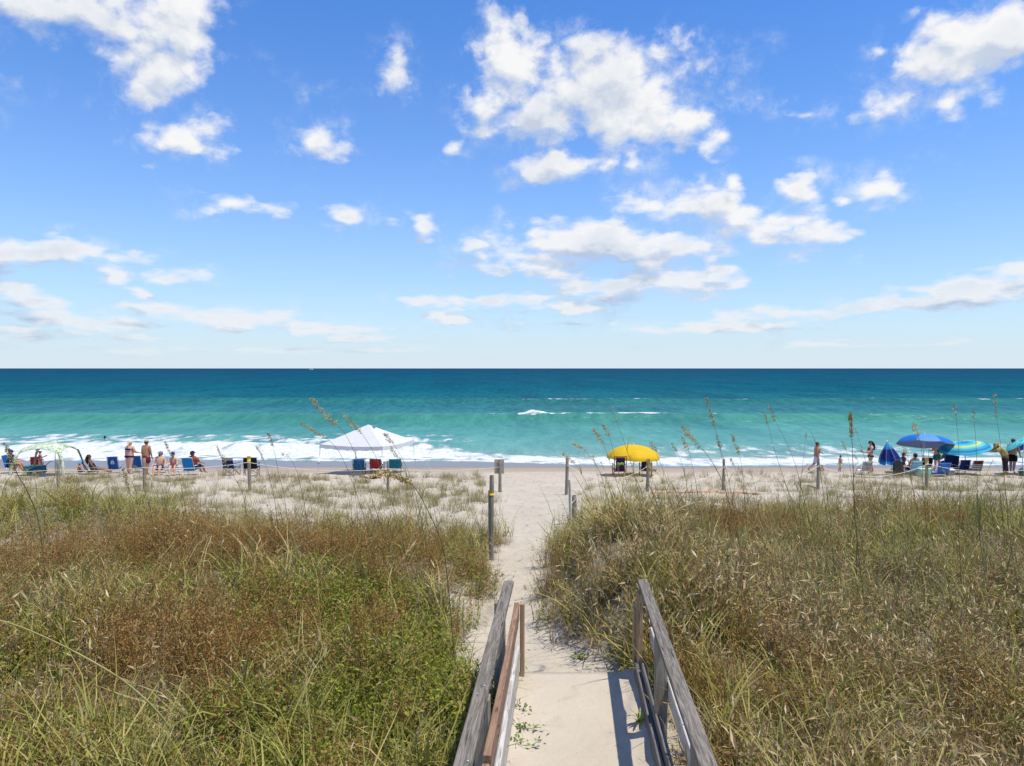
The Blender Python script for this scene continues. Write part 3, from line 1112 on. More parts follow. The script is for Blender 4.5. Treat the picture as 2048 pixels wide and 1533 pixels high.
def build_vegetation():
    D = math.radians
    # --- long arching dune grass
    temps = [join([blades(15, 0.12, (0.28, 0.80), (0.008, 0.016), (0.05, 0.75), (0.7, 2.3), 6, 100 + i, 0.7),
                   blades(8, 0.16, (0.2, 0.55), (0.006, 0.011), (0.5, 1.2), (1.2, 2.5), 5, 150 + i, 0.8)]) for i in range(10)]
    grass_m = leaf_material('dune_grass_leaf',
                            [(0.155, 0.175, 0.024), (0.29, 0.295, 0.042), (0.40, 0.35, 0.08), (0.18, 0.22, 0.05), (0.60, 0.47, 0.16)],
                            [(0.46, 0.33, 0.13), (0.62, 0.47, 0.22), (0.36, 0.28, 0.09), (0.70, 0.57, 0.32), (0.31, 0.28, 0.07)])

    def dg(x, y):
        r = side_r(x, y)
        base = np.where(r > 0, 0.34, 0.30)
        base = base * (1 - 0.55 * rust_zone(x, y) * (1 - r)) * (1 - 0.6 * green_zone(x, y))
        base = base * (1 + 1.6 * G_(x, y, 1.25, 8.6, 0.75, 1.9))
        straw = np.clip(G_(x, y, 5.2, 6.6, 4.0, 3.6) * 1.1, 0, 1) * r
        base = base * (1 - 0.72 * straw)
        return vcov(x, y) * base * sstep(0.30, 0.62, fbm(x * 1.3, y * 1.3, 61)) * 1.35

    def dgt(x, y):
        r = side_r(x, y)
        t = 0.34 + (fbm(x * 0.5, y * 0.5, 63) - 0.5) * 1.1
        t = t + 0.25 * G_(x, y, -4.5, 8.0, 2.0, 3.0) * (1 - r) + 0.12 * G_(x, y, 1.6, 9.0, 1.0, 2.0)
        return t
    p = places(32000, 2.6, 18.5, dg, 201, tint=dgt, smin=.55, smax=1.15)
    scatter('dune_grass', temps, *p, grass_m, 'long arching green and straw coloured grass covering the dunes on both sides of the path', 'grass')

    # --- dead curled straw, heaviest right of the boardwalk
    def stalks(i):
        g = np.random.default_rng(3000 + i)
        ns, nl = 14, 75
        st = blades(ns, 0.17, (0.26, 0.58), (0.003, 0.0055), (0.0, 0.45), (0.1, 1.1), 5, 320 + i)
        V = st[0].reshape(ns, 6, 2, 3).mean(2)
        k = g.integers(0, ns, nl)
        tt = g.uniform(0.05, 0.999, nl) * 5
        lo = tt.astype(int)
        fr = (tt - lo)[:, None]
        c = V[k, lo] * (1 - fr) + V[k, np.minimum(lo + 1, 5)] * fr
        return join([st, leaflets(c, (0.030, 0.095), 340 + i, 0.17, 1.0),
                     blades(7, 0.17, (0.14, 0.36), (0.008, 0.015), (0.1, 0.9), (1.2, 3.8), 6, 300 + i, 1.1)])
    temps = [stalks(i) for i in range(10)]
    straw_m = leaf_material('dead_straw_leaf',
                            [(0.17, 0.095, 0.035), (0.48, 0.34, 0.165), (0.26, 0.16, 0.065), (0.25, 0.28, 0.045), (0.64, 0.51, 0.31), (0.11, 0.065, 0.028), (0.38, 0.26, 0.115)],
                            [(0.12, 0.07, 0.03), (0.58, 0.44, 0.26), (0.32, 0.205, 0.09), (0.20, 0.21, 0.04), (0.70, 0.57, 0.37), (0.23, 0.14, 0.06), (0.44, 0.30, 0.14)], 0.22, 0.55, (0.15, 0.11, 0.07))

    def ds(x, y):
        r = side_r(x, y)
        a = r * (0.10 + 0.85 * G_(x, y, 5.2, 6.8, 3.8, 3.4)) + (1 - r) * (0.07 + 0.22 * G_(x, y, -4.4, 6.0, 1.5, 1.6))
        a = a * (1 - 0.75 * G_(x, y, 1.4, 8.8, 1.0, 2.0))
        return vcov(x, y) * a * (0.4 + 1.2 * fbm(x * 0.9, y * 0.9, 67)) * (1 - 0.5 * green_zone(x, y))
    p = places(20000, 2.6, 15.5, ds, 203, tint=lambda x, y: 0.35 + 0.3 * fbm(x, y, 69))
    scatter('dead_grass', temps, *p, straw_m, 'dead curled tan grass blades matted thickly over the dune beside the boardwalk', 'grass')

    # --- low thatch of fallen stalks that hides the soil, colours darkened as gap shade
    temps = [blades(46, 0.24, (0.12, 0.42), (0.0025, 0.006), (0.9, 1.55), (1.4, 1.9), 3, 380 + i, 0.8) for i in range(6)]
    th_m = leaf_material('thatch_stalk', [(0.15, 0.105, 0.06), (0.27, 0.20, 0.115), (0.10, 0.07, 0.045), (0.38, 0.30, 0.19)],
                         [(0.12, 0.085, 0.05), (0.38, 0.31, 0.21), (0.20, 0.14, 0.08), (0.26, 0.20, 0.14)], 0.1, 0.7, (0.14, 0.10, 0.06))
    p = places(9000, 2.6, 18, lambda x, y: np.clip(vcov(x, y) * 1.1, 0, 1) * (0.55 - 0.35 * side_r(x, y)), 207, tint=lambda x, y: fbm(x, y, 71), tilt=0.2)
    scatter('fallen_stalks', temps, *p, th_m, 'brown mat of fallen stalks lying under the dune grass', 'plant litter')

    # --- rust brown weeds
    def weed(i):
        g = np.random.default_rng(500 + i)
        st = blades(16, 0.13, (0.3, 0.62), (0.0028, 0.0045), (0.0, 0.35), (0.0, 0.55), 5, 400 + i)
        V = st[0].reshape(16, 6, 2, 3).mean(2)
        k = g.integers(0, 16, 330)
        tt = g.uniform(0.25, 0.999, 330) * 5
        lo = tt.astype(int)
        fr = (tt - lo)[:, None]
        c = V[k, lo] * (1 - fr) + V[k, np.minimum(lo + 1, 5)] * fr + g.normal(0, 0.016, (330, 3))
        return join([st, leaflets(c, (0.012, 0.030), 600 + i, 0.38, 0.9)])
    weed_m = leaf_material('rust_weed_leaf', [(0.27, 0.115, 0.024), (0.38, 0.185, 0.04), (0.18, 0.085, 0.02), (0.47, 0.30, 0.09), (0.25, 0.20, 0.04)],
                           [(0.30, 0.14, 0.04), (0.21, 0.10, 0.03), (0.42, 0.24, 0.075), (0.29, 0.18, 0.06), (0.50, 0.36, 0.15)], 0.25, 0.7, (0.12, 0.07, 0.035))
    p = places(18000, 2.8, 17.5, lambda x, y: vcov(x, y) * np.clip(rust_zone(x, y) * 0.85 + 0.16 * green_zone(x, y) + 0.05, 0, 1), 211,
               tint=lambda x, y: 0.35 + 0.3 * fbm(x, y, 73))
    scatter('rust_weeds', [weed(i) for i in range(6)], *p, weed_m, 'rust brown dried weeds standing in patches among the grass', 'weeds')

    # --- leafy green herbs
    def herb(i):
        g = np.random.default_rng(700 + i)
        st = blades(12, 0.14, (0.16, 0.42), (0.003, 0.005), (0.0, 0.7), (0.1, 1.0), 4, 720 + i)
        V = st[0].reshape(12, 5, 2, 3).mean(2)
        k = g.integers(0, 12, 150)
        tt = g.uniform(0.2, 0.999, 150) * 4
        lo = tt.astype(int)
        fr = (tt - lo)[:, None]
        c = V[k, lo] * (1 - fr) + V[k, np.minimum(lo + 1, 4)] * fr + g.normal(0, 0.008, (150, 3))
        return join([st, leaflets(c, (0.02, 0.052), 740 + i, 0.42, 0.5)])
    herb_m = leaf_material('green_herb_leaf', [(0.12, 0.16, 0.014), (0.23, 0.28, 0.022), (0.14, 0.19, 0.018), (0.34, 0.37, 0.035), (0.17, 0.19, 0.025)],
                           [(0.19, 0.21, 0.04), (0.30, 0.28, 0.07), (0.15, 0.16, 0.04), (0.37, 0.28, 0.09), (0.25, 0.15, 0.06)], 0.35, 0.5, (0.12, 0.09, 0.04))
    p = places(16000, 2.8, 15.5, lambda x, y: vcov(x, y) * np.clip(green_zone(x, y) * 1.15 + 0.04, 0, 1), 213,
               tint=lambda x, y: 0.15 + 0.7 * (1 - green_zone(x, y)) * fbm(x * 2, y * 2, 79))
    scatter('green_herbs', [herb(i) for i in range(6)], *p, herb_m, 'low leafy bright green herbs spreading through the dune weeds', 'herbs')

    # --- tall thin green stems and single upright leaves
    temps = [blades(5, 0.20, (0.5, 1.05), (0.006, 0.012), (0.0, 0.25), (0.1, 1.2), 6, 800 + i) for i in range(6)]
    tall_m = leaf_material('tall_grass_leaf', [(0.10, 0.16, 0.045), (0.14, 0.20, 0.08), (0.24, 0.26, 0.08), (0.17, 0.21, 0.11), (0.32, 0.31, 0.11)],
                           [(0.30, 0.24, 0.11), (0.14, 0.155, 0.05), (0.22, 0.20, 0.07), (0.38, 0.31, 0.16), (0.10, 0.13, 0.04)], 0.3)
    p = places(3400, 2.8, 20.0, lambda x, y: np.clip(vcov(x, y - 1.6), 0, 1) * (0.30 + 0.35 * side_r(x, y)) * sstep(0.0, 0.5, path_dist(x, y)) * (y > 6.9), 217, tint=lambda x, y: 0.3 + 0.2 * fbm(x, y, 83))
    scatter('tall_grass', temps, *p, tall_m, 'tall thin upright green grass stems rising above the dune thicket', 'grass')

    # --- sparse tufts on the white sand seaward of the thicket
    def sd(x, y):
        pd = path_dist(x, y)
        c = sstep(0.1, 0.8, pd) * sstep(36.8, 33.5, y) * sstep(12, 15.5, y) * (1 - veg_cover(x, y))
        n = fbm(x * 0.55, y * 0.8, 3)
        n2 = fbm(x * 0.9, y * 0.9, 93)
        r = side_r(x, y)
        strip = 0.55 * G_(x * 0, y, 0, 29.5, 1, 1.8) * sstep(11, 17, x)
        return c * np.clip((sstep(0.46, 0.66, n) * 0.55 + sstep(0.48, 0.7, n2) * 0.75) * np.where(r > 0, 0.6, 0.9) + 0.05 + strip, 0, 1)
    temps = [blades(20, 0.14, (0.14, 0.42), (0.005, 0.009), (0.05, 0.7), (0.3, 1.3), 3, 900 + i) for i in range(8)]
    tuft_m = leaf_material('beach_tuft_leaf', [(0.21, 0.21, 0.05), (0.33, 0.31, 0.09), (0.16, 0.17, 0.04), (0.43, 0.36, 0.15)],
                           [(0.33, 0.26, 0.11), (0.25, 0.20, 0.075), (0.42, 0.34, 0.18), (0.19, 0.18, 0.06)], 0.3, 0.6, (0.27, 0.19, 0.09))
    p = places(14000, 12, 37, sd, 221, tint=lambda x, y: 0.25 + 0.6 * fbm(x * 0.7, y * 0.7, 97), power=0, umax=1.1)
    scatter('beach_grass', temps, *p, tuft_m, 'sparse yellow green grass tufts dotted over the white sand behind the rope fence', 'grass')

    # --- twigs and straw blown over the boardwalk and the path
    g = np.random.default_rng(231)
    n = 900
    y = np.concatenate([g.uniform(2.6, DECK_END, n // 2), g.uniform(DECK_END + 0.1, 15.0, n - n // 2)])
    u = g.uniform(-0.56, 0.56, n)
    edge = np.abs(u) > 0.34
    keep = (g.uniform(0, 1, n) < np.where(edge, 0.75, 0.10)) | ((u > 0.30) & (y < DECK_END) & (g.uniform(0, 1, n) < 0.8))
    y, u = y[keep], u[keep]
    onb = y < DECK_END
    x = np.where(onb, deck_c(y) + u, np.interp(y, PATH_D, PATH_X) + u * 1.7 * np.interp(y, PATH_D, PATH_W))
    z = np.where(onb, DECK_Z + 0.012 + 0.05 * sstep(0.36, 0.6, np.abs(u)), ground(x, y) + 0.008)
    m = len(x)
    tw = [blades(3, 0.08, (0.03, 0.14), (0.003, 0.006), (1.45, 1.57), (1.5, 1.62), 2, 1200 + i, 1.0) for i in range(6)]
    s = g.uniform(0.5, 1.1, m)
    scatter('blown_straw', tw, np.stack([x, y, z], 1), np.stack([np.zeros(m), np.zeros(m), g.uniform(0, 6.28, m)], 1), np.stack([s, s, s], 1),
            g.uniform(0, 1, m), th_m, 'bits of straw and twig blown over the sand of the boardwalk and path', 'plant litter')


build_vegetation()

# ------------------------------------------------------------------ boardwalk and its railings
GREY = wood('weathered_grey_timber', rgb(0.085, 0.072, 0.058), rgb(0.255, 0.228, 0.192), rgb(0.155, 0.125, 0.095), 1, 0.85)
GREY_Z = wood('weathered_grey_post', rgb(0.17, 0.148, 0.11), rgb(0.35, 0.315, 0.25), rgb(0.24, 0.20, 0.145), 2, 0.85)
RED = wood('reddish_treated_timber', rgb(0.17, 0.095, 0.06), rgb(0.33, 0.21, 0.145), rgb(0.22, 0.135, 0.085), 1, 0.8)
TAN_Z = wood('tan_treated_post', rgb(0.30, 0.19, 0.10), rgb(0.47, 0.33, 0.20), rgb(0.36, 0.25, 0.15), 2, 0.8)
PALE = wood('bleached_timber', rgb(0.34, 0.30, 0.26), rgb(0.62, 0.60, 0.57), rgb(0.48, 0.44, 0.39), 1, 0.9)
DARKW = wood('shade_dark_timber', rgb(0.10, 0.09, 0.08), rgb(0.21, 0.195, 0.18), rgb(0.14, 0.125, 0.11), 1, 0.85)  # kick boards' shade put into the timber colour


def rough_plank(c, s, seed, bow=0.006, segs=14, bev=0.004):
    """a timber of section s.x by s.z along local y, slightly bowed, with worn arrises"""
    g = random.Random(seed)
    mb = MB()
    hx, hz = s[0] / 2, s[2] / 2
    rows = []
    ph = g.uniform(0, 6)
    for i in range(segs + 1):
        t = i / segs
        y = c[1] - s[1] / 2 + s[1] * t
        ox = bow * math.sin(ph + t * 4.2) + g.uniform(-1, 1) * 0.0012
        oz = bow * math.sin(ph * 2 + t * 3.1) * 0.7
        b = bev * g.uniform(0.7, 1.6)
        ring = [(hx - b, hz), (hx, hz - b), (hx, -hz + b), (hx - b, -hz), (-hx + b, -hz), (-hx, -hz + b), (-hx, hz - b), (-hx + b, hz)]
        rows.append([(c[0] + ox + x, y, c[2] + oz + z) for x, z in ring])
    vs = [p for r in rows for p in r]
    fs = [(j * 8 + k, j * 8 + (k + 1) % 8, (j + 1) * 8 + (k + 1) % 8, (j + 1) * 8 + k) for j in range(segs) for k in range(8)]
    fs.append(tuple(range(8))[::-1])
    fs.append(tuple(range(segs * 8, segs * 8 + 8)))
    mb._add(vs, fs)
    return mb


def build_boardwalk():
    # sand blown over the deck: a gently uneven sheet with a lip at its seaward end
    n, m = 150, 60
    Y = np.linspace(-4, DECK_END, n)
    U = np.linspace(-0.60, 0.60, m)
    YY, UU = np.meshgrid(Y, U, indexing='ij')
    XX = deck_c(YY) + UU
    ZZ = DECK_Z + (fbm(XX * 3, YY * 3, 301) - 0.5) * 0.008 + (fbm(XX * 14, YY * 14, 303) - 0.5) * 0.002
    ZZ = ZZ + 0.05 * sstep(-0.36, -0.60, UU + (fbm(XX * 4, YY * 4, 305) - 0.5) * 0.25) * sstep(6.4, 5.9, YY)
    ZZ = ZZ + 0.06 * sstep(0.36, 0.60, UU + (fbm(XX * 5, YY * 5, 307) - 0.5) * 0.3)
    V = np.stack([XX.ravel(), YY.ravel(), ZZ.ravel()], 1)
    i = np.arange(n * m).reshape(n, m)
    Fq = np.stack([i[:-1, :-1], i[:-1, 1:], i[1:, 1:], i[1:, :-1]], -1).reshape(-1, 4)
    lo = V.copy()
    lo[:, 2] = DECK_Z - 0.30
    N = len(V)
    e = i[-1]
    end = np.stack([e[:-1], e[1:], e[1:] + N, e[:-1] + N], -1)
    l = i[:, 0]
    r = i[:, -1]
    s1 = np.stack([l[1:], l[:-1], l[:-1] + N, l[1:] + N], -1)
    s2 = np.stack([r[:-1], r[1:], r[1:] + N, r[:-1] + N], -1)
    me = fast_mesh('boardwalk', np.concatenate([V, lo]), np.concatenate([Fq, end, s1, s2]), True, {'litter': ('FLOAT', np.zeros(2 * N))})
    bm_ = link('boardwalk', me, DECKSAND)
    tag(bm_, kind='structure')

    ang = -math.atan(SLOPE)
    # ---- left railing; local y runs along the rail, 0 = the deck's end
    L = thing('boardwalk_railing', 'left boardwalk railing with weathered grey cap, reddish middle board and bleached kick board', 'railing',
              (-0.018, DECK_END, DECK_Z), ang, 'railings of the boardwalk')
    rough_plank((0.0, -4.2, 0.83), (0.089, 8.4, 0.040), 1, 0.011).build('cap_rail', GREY, L)
    rough_plank((0.072, -1.36, 0.60), (0.044, 2.52, 0.15), 2, 0.004).build('middle_rail', RED, L)
    rough_plank((0.072, -4.75, 0.60), (0.044, 4.1, 0.15), 5, 0.004).build('middle_rail', RED, L)
    rough_plank((0.078, -3.6, 0.17), (0.040, 6.9, 0.27), 3, 0.004, 18, 0.009).build('kick_board', PALE, L)
    for y, w, top in ((-0.42, 0.09, 0.79), (-2.2, 0.09, 0.80), (-4.1, 0.09, 0.80), (-6.2, 0.09, 0.80)):
        MB().box((-0.055 if y > -1 else 0.0, y, (top - 0.6) / 2), (w, w, top + 0.6), bev=0.006).build('post', GREY_Z, L)
    MB().box((0.115, -0.05, 0.16), (0.040, 0.085, 1.0), bev=0.005).build('end_post', TAN_Z, L)
    for y, x in ((-2.17, .01), (-2.28, -.02), (-3.0, .02), (-3.1, -.01)):
        MB().ball((x, y, 0.853), (0.006, 0.006, 0.003), 8, 3).build('nail_head', plain('galvanised_steel', rgb(0.75, 0.76, 0.78), 0.35, metal=0.6), L)
    for y in (-0.42, -2.2, -4.1):
        for z in (0.57, 0.63):
            MB().tube([(0.094, y, z), (0.101, y, z)], 0.011, 10).build('bolt', plain('rusty_bolt', rgb(0.16, 0.09, 0.06), 0.6, 0.3, 80), L, True)
    # ---- right railing
    Rr = thing('boardwalk_railing', 'right boardwalk railing with grey cap rail over tan end posts and shaded kick boards', 'railing',
               (1.184, DECK_END, DECK_Z), ang, 'railings of the boardwalk')
    rough_plank((0.0, -4.2, 0.83), (0.089, 8.4, 0.040), 11, 0.011).build('cap_rail', GREY, Rr)
    rough_plank((0.070, -3.6, 0.42), (0.040, 6.8, 0.14), 12, 0.004).build('middle_rail', PALE, Rr)
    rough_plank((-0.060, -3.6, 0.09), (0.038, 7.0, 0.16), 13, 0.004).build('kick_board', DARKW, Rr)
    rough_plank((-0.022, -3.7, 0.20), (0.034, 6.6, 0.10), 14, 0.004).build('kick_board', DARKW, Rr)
    for y in (-1.25, -2.75, -4.6, -6.4):
        MB().box((0.005, y, 0.10), (0.088, 0.088, 1.40), bev=0.006).build('post', GREY_Z, Rr)
    MB().box((-0.035, -0.16, 0.36), (0.05, 0.10, 0.86), bev=0.006).build('end_post', TAN_Z, Rr)
    MB().box((-0.062, -0.075, 0.13), (0.045, 0.12, 0.98), bev=0.006).build('end_board', TAN_Z, Rr)
    for y, x in ((-2.75, .01), (-2.80, -.02)):
        MB().ball((x, y, 0.853), (0.006, 0.006, 0.003), 8, 3).build('nail_head', MATS['galvanised_steel'], Rr)


build_boardwalk()

# ------------------------------------------------------------------ posts, rope, signs
ROPE = plain('pale_rope', rgb(0.72, 0.68, 0.58), 0.8, 0.1, 60)
YEL = plain('yellow_paint', rgb(0.62, 0.42, 0.03), 0.6, 0.15, 30)
POSTG = 'round posts of the dune fence'


def post_mesh(h, r, seed, lean=(0.0, 0.0)):
    g = random.Random(seed)
    pts, rs = [], []
    for i in range(9):
        t = -0.15 + 1.15 * i / 8
        pts.append((lean[0] * t * h + g.uniform(-1, 1) * 0.004, lean[1] * t * h + g.uniform(-1, 1) * 0.004, t * h))
        rs.append(r * (1.06 - 0.12 * t) * g.uniform(0.96, 1.04))
    pts.append((pts[-1][0], pts[-1][1], h + 0.012))
    rs.append(r * 0.72)
    return MB().tube(pts, rs, 12)


def dune_post(px, ytop, ybase, label, r=0.062, seed=0, lean=(0, 0), m=None, d=None):
    p = on_ground(px, ybase) if d is None else at_depth(px, d)
    h = CAMZ - p.z - (ytop - 737.0) / F * p.y
    t = thing('dune_post', label, 'post', p, 0, POSTG)
    post_mesh(h, r, seed, lean).build('shaft', m or GREY_Z, t, True)
    return t, p, h


def cap(t, z0, z1, r, name='painted_band', m=None):
    mb = MB().tube([(0, 0, z0), (0, 0, z1)], r, 14, True)
    return mb.build(name, m or YEL, t, True)


posts_l = []
for px, yt, yb, lab, kw in (
        (117, 922, 982, 'grey dune post in front of the leaf patterned shelter', dict(r=.068, seed=1)),
        (290, 917, 983, 'grey dune post in front of the man in maroon trunks', dict(r=.065, seed=2, lean=(-.02, 0))),
        (500, 914, 982, 'grey dune post with a yellow painted top beside the black camp chair', dict(r=.064, seed=3, lean=(-.03, 0))),
        (776, 923, 985, 'thin grey dune post in front of the white canopy tent', dict(r=.05, seed=4)),
        (1000, 922, 985, 'grey dune post carrying a square sign seen from behind, left of the sand path', dict(r=.06, seed=5))):
    t, p, h = dune_post(px, yt, yb, lab, **kw)
    posts_l.append((p, h, kw))
    if px == 500:
        q = MB().tube([(-.03 * h * .86, 0, h * .86), (-.03 * h, 0, h + .014)], .068, 14)
        q.build('yellow_top', YEL, t, True)
    if px == 1000:
        # the sign board faces the beach: from here its bare back shows
        SIGN = plain('weathered_sign_back', rgb(0.40, 0.36, 0.27), 0.7, 0.15, 12)
        mb = MB().box((-0.03, 0.075, h - 0.24), (0.38, 0.016, 0.56), bev=0.007)
        mb.build('sign_board', SIGN, t)
        MB().box((-0.02, 0.055, h - 0.12), (0.20, 0.03, 0.05), bev=0.005).build('batten', GREY_Z, t)
        MB().box((-0.02, 0.055, h - 0.40), (0.20, 0.03, 0.05), bev=0.005).build('batten', GREY_Z, t)

posts_r = []
for px, yt, yb, lab, kw in (
        (1133, 917, 990, 'dark grey dune post standing on the right edge of the sand path', dict(r=.062, seed=6, lean=(.02, 0))),
        (1295, 920, 983, 'grey dune post in front of the yellow umbrella', dict(r=.065, seed=7, lean=(.02, 0))),
        (1446, 919, 981, 'thin grey dune post above the orange mesh strip', dict(r=.05, seed=8, lean=(.03, 0))),
        (1636, 920, 978, 'grey dune post in front of the man walking in patterned shorts', dict(r=.063, seed=9)),
        (1853, 917, 974, 'tan topped dune post in front of the blue umbrella group', dict(r=.066, seed=10))):
    t, p, h = dune_post(px, yt, yb, lab, **kw)
    posts_r.append((p, h, kw))
    if px == 1853:
        MB().tube([(0, 0, h - .28), (0, 0, h + .015)], .070, 14).build('tan_top', plain('tan_bare_wood', rgb(0.45, 0.32, 0.14), 0.7, 0.2, 20), t, True)

dune_post(1720, 993, 1040, 'short weathered stub post among the grass on the right dune', r=.06, seed=12, d=17.5)
t, p, h = dune_post(983, 953, 1142, 'tall grey post with a yellow band left of the path, nearest to the boardwalk', r=.041, seed=13, d=12.4)
MB().box((-0.050, -0.01, h * 0.55), (0.018, 0.05, h * 0.56), bev=0.004).build('lath', GREY_Z, t)
cap(t, h * 0.775, h * 0.825, 0.046)
dune_post(1141, 962, 1035, 'slim greenish pole with a white tip right of the path', r=.032, seed=14, lean=(-.02, 0), d=19.0,
          m=plain('greenish_pole', rgb(0.33, 0.36, 0.29), 0.7, 0.15, 15))
t, p, h = dune_post(1149, 993, 1070, 'dark stubby post with a white tie right of the path', r=.055, seed=15, d=16.0)
MB().tube([(-.06, -.03, h * .80), (-.02, -.065, h * .86), (.05, -.04, h * .92)], .012, 6).build('white_tie', plain('white_cord', rgb(.75, .75, .73), .6), t, True)


def rope_run(name, nodes, label, sags, r=0.011):
    mb = MB()
    pts = []
    for (a, b), sag in zip(zip(nodes[:-1], nodes[1:]), sags):
        for i in range(16):
            t = i / 16
            p = a.lerp(b, t)
            p = p + Vector((0, 0, -sag * 4 * t * (1 - t)))
            p.z = max(p.z, gz(p.x, p.y) + 0.05)
            pts.append(p)
    pts.append(nodes[-1])
    mb.tube(pts, r, 6)
    o = mb.build(name, ROPE, None, True)
    return tag(o, label, 'rope', 'ropes between the dune posts')


def tie(rec, drop):
    p, h, kw = rec
    ln = kw.get('lean', (0, 0))
    z = h - drop
    return p + Vector((ln[0] * z, -kw['r'] - 0.012, z))


nl = [tie(r, dd) for r, dd in zip(posts_l, (.38, .36, .22, .30, .24))]
far = at(-160, 938, nl[0].y)
rope_run('fence_rope', [far] + nl, 'pale rope strung through the left posts past the white canopy tent', (.10, .06, .12, .20, .12))
nr = [tie(r, dd) for r, dd in zip(posts_r, (.25, .22, .3, .25, .25))]
far = at(2140, 922, nr[-1].y)
rope_run('fence_rope', nr + [far], 'pale sagging rope strung through the right posts past the umbrellas', (.55, .62, .62, .5, .42))

# orange mesh strip lying along the sand
mb = MB()
rows = [[], []]
for i in range(40):
    t = i / 39
    px = 1300 + 222 * t
    p = on_ground(px, 989 - 3.5 * math.sin(t * 3.0) + 1.5 * t)
    wv = 0.02 * math.sin(t * 40) + 0.015 * math.sin(t * 17)
    rows[0].append((p.x, p.y + wv, p.z - 0.03))
    rows[1].append((p.x, p.y + 0.06 + wv * 2, p.z + 0.055 + wv * 0.8))
mb.sheet(rows, 0.012)
o = mb.build('orange_mesh_strip', plain('orange_mesh', rgb(0.47, 0.24, 0.13), 0.8, 0.3, 30), None, True)
tag(o, 'faded orange mesh strip lying along the sand behind the right dune', 'mesh fence')

# ------------------------------------------------------------------ people
SKINQ = []


def skin_obj(name, verts, edges, radii, mat, parent, root=0, sub=1):
    me = bpy.data.meshes.new(name)
    me.from_pydata([tuple(v) for v in verts], edges, [])
    o = link(name, me, None, parent)
    o.modifiers.new('skin', 'SKIN')
    sv = me.skin_vertices[0].data
    for i, r in enumerate(radii):
        sv[i].radius = (r, r) if isinstance(r, (int, float)) else r
        sv[i].use_root = (i == root)
    s = o.modifiers.new('sub', 'SUBSURF')
    s.levels = sub
    s.render_levels = sub
    SKINQ.append((o, mat))
    return o


def finish_skins():
    bpy.context.view_layer.update()
    dg = bpy.context.evaluated_depsgraph_get()
    out = []
    for o, m in SKINQ:
        me = bpy.data.meshes.new_from_object(o.evaluated_get(dg))
        out.append((o, m, me))
    for o, m, me in out:
        o.modifiers.clear()
        old = o.data
        me.name = old.name
        o.data = me
        me.materials.clear()
        me.materials.append(m)
        me.polygons.foreach_set('use_smooth', [True] * len(me.polygons))
    SKINQ.clear()


SKIN = {
    'fair': plain('skin_fair', rgb(0.52, 0.31, 0.21), 0.5, 0.06, 6), 'tan': plain('skin_tan', rgb(0.40, 0.20, 0.115), 0.5, 0.07, 6),
    'brown': plain('skin_brown', rgb(0.20, 0.10, 0.06), 0.5, 0.07, 6), 'pink': plain('skin_pink', rgb(0.58, 0.34, 0.25), 0.5, 0.06, 6)}
HAIR = {'dark': plain('hair_dark', rgb(0.018, 0.013, 0.011), 0.5, 0.2, 40), 'blond': plain('hair_blond', rgb(0.58, 0.46, 0.29), 0.55, 0.2, 40),
        'brown': plain('hair_brown', rgb(0.075, 0.042, 0.025), 0.5, 0.2, 40)}


def cloth(name, r, g, b, **k):
    return plain(name, rgb(r, g, b), 0.8, k.pop('var', 0.12), k.pop('scale', 14), 0.1, **k)


def two_tone(name, a, b, scale, lo=0.47, hi=0.53, c=None, noise=True, stretch=(1, 1, 1)):
    """printed cloth: blotchy or leafy two or three colour print"""
    if name in MATS:
        return MATS[name]
    m = bpy.data.materials.new(name)
    m.use_nodes = True
    T = NT(m.node_tree)
    bs = m.node_tree.nodes['Principled BSDF']
    tc = T.add('ShaderNodeTexCoord')
    v = T.vmath('MULTIPLY', tc.outputs['Object'], stretch)
    col = T.mix(T.smooth(T.noise(v, scale, 2, 0.5, 0.6), lo, hi), rgb(*a), rgb(*b))
    if c is not None:
        col = T.mix(T.smooth(T.noise(T.vmath('ADD', v, (7, 3, 5)), scale * 1.6, 2, 0.5), 0.60, 0.66), col, rgb(*c))
    T.put(bs.inputs['Base Color'], col)
    bs.inputs['Roughness'].default_value = 0.8
    bs.inputs['Specular IOR Level'].default_value = 0.1
    MATS[name] = m
    return m


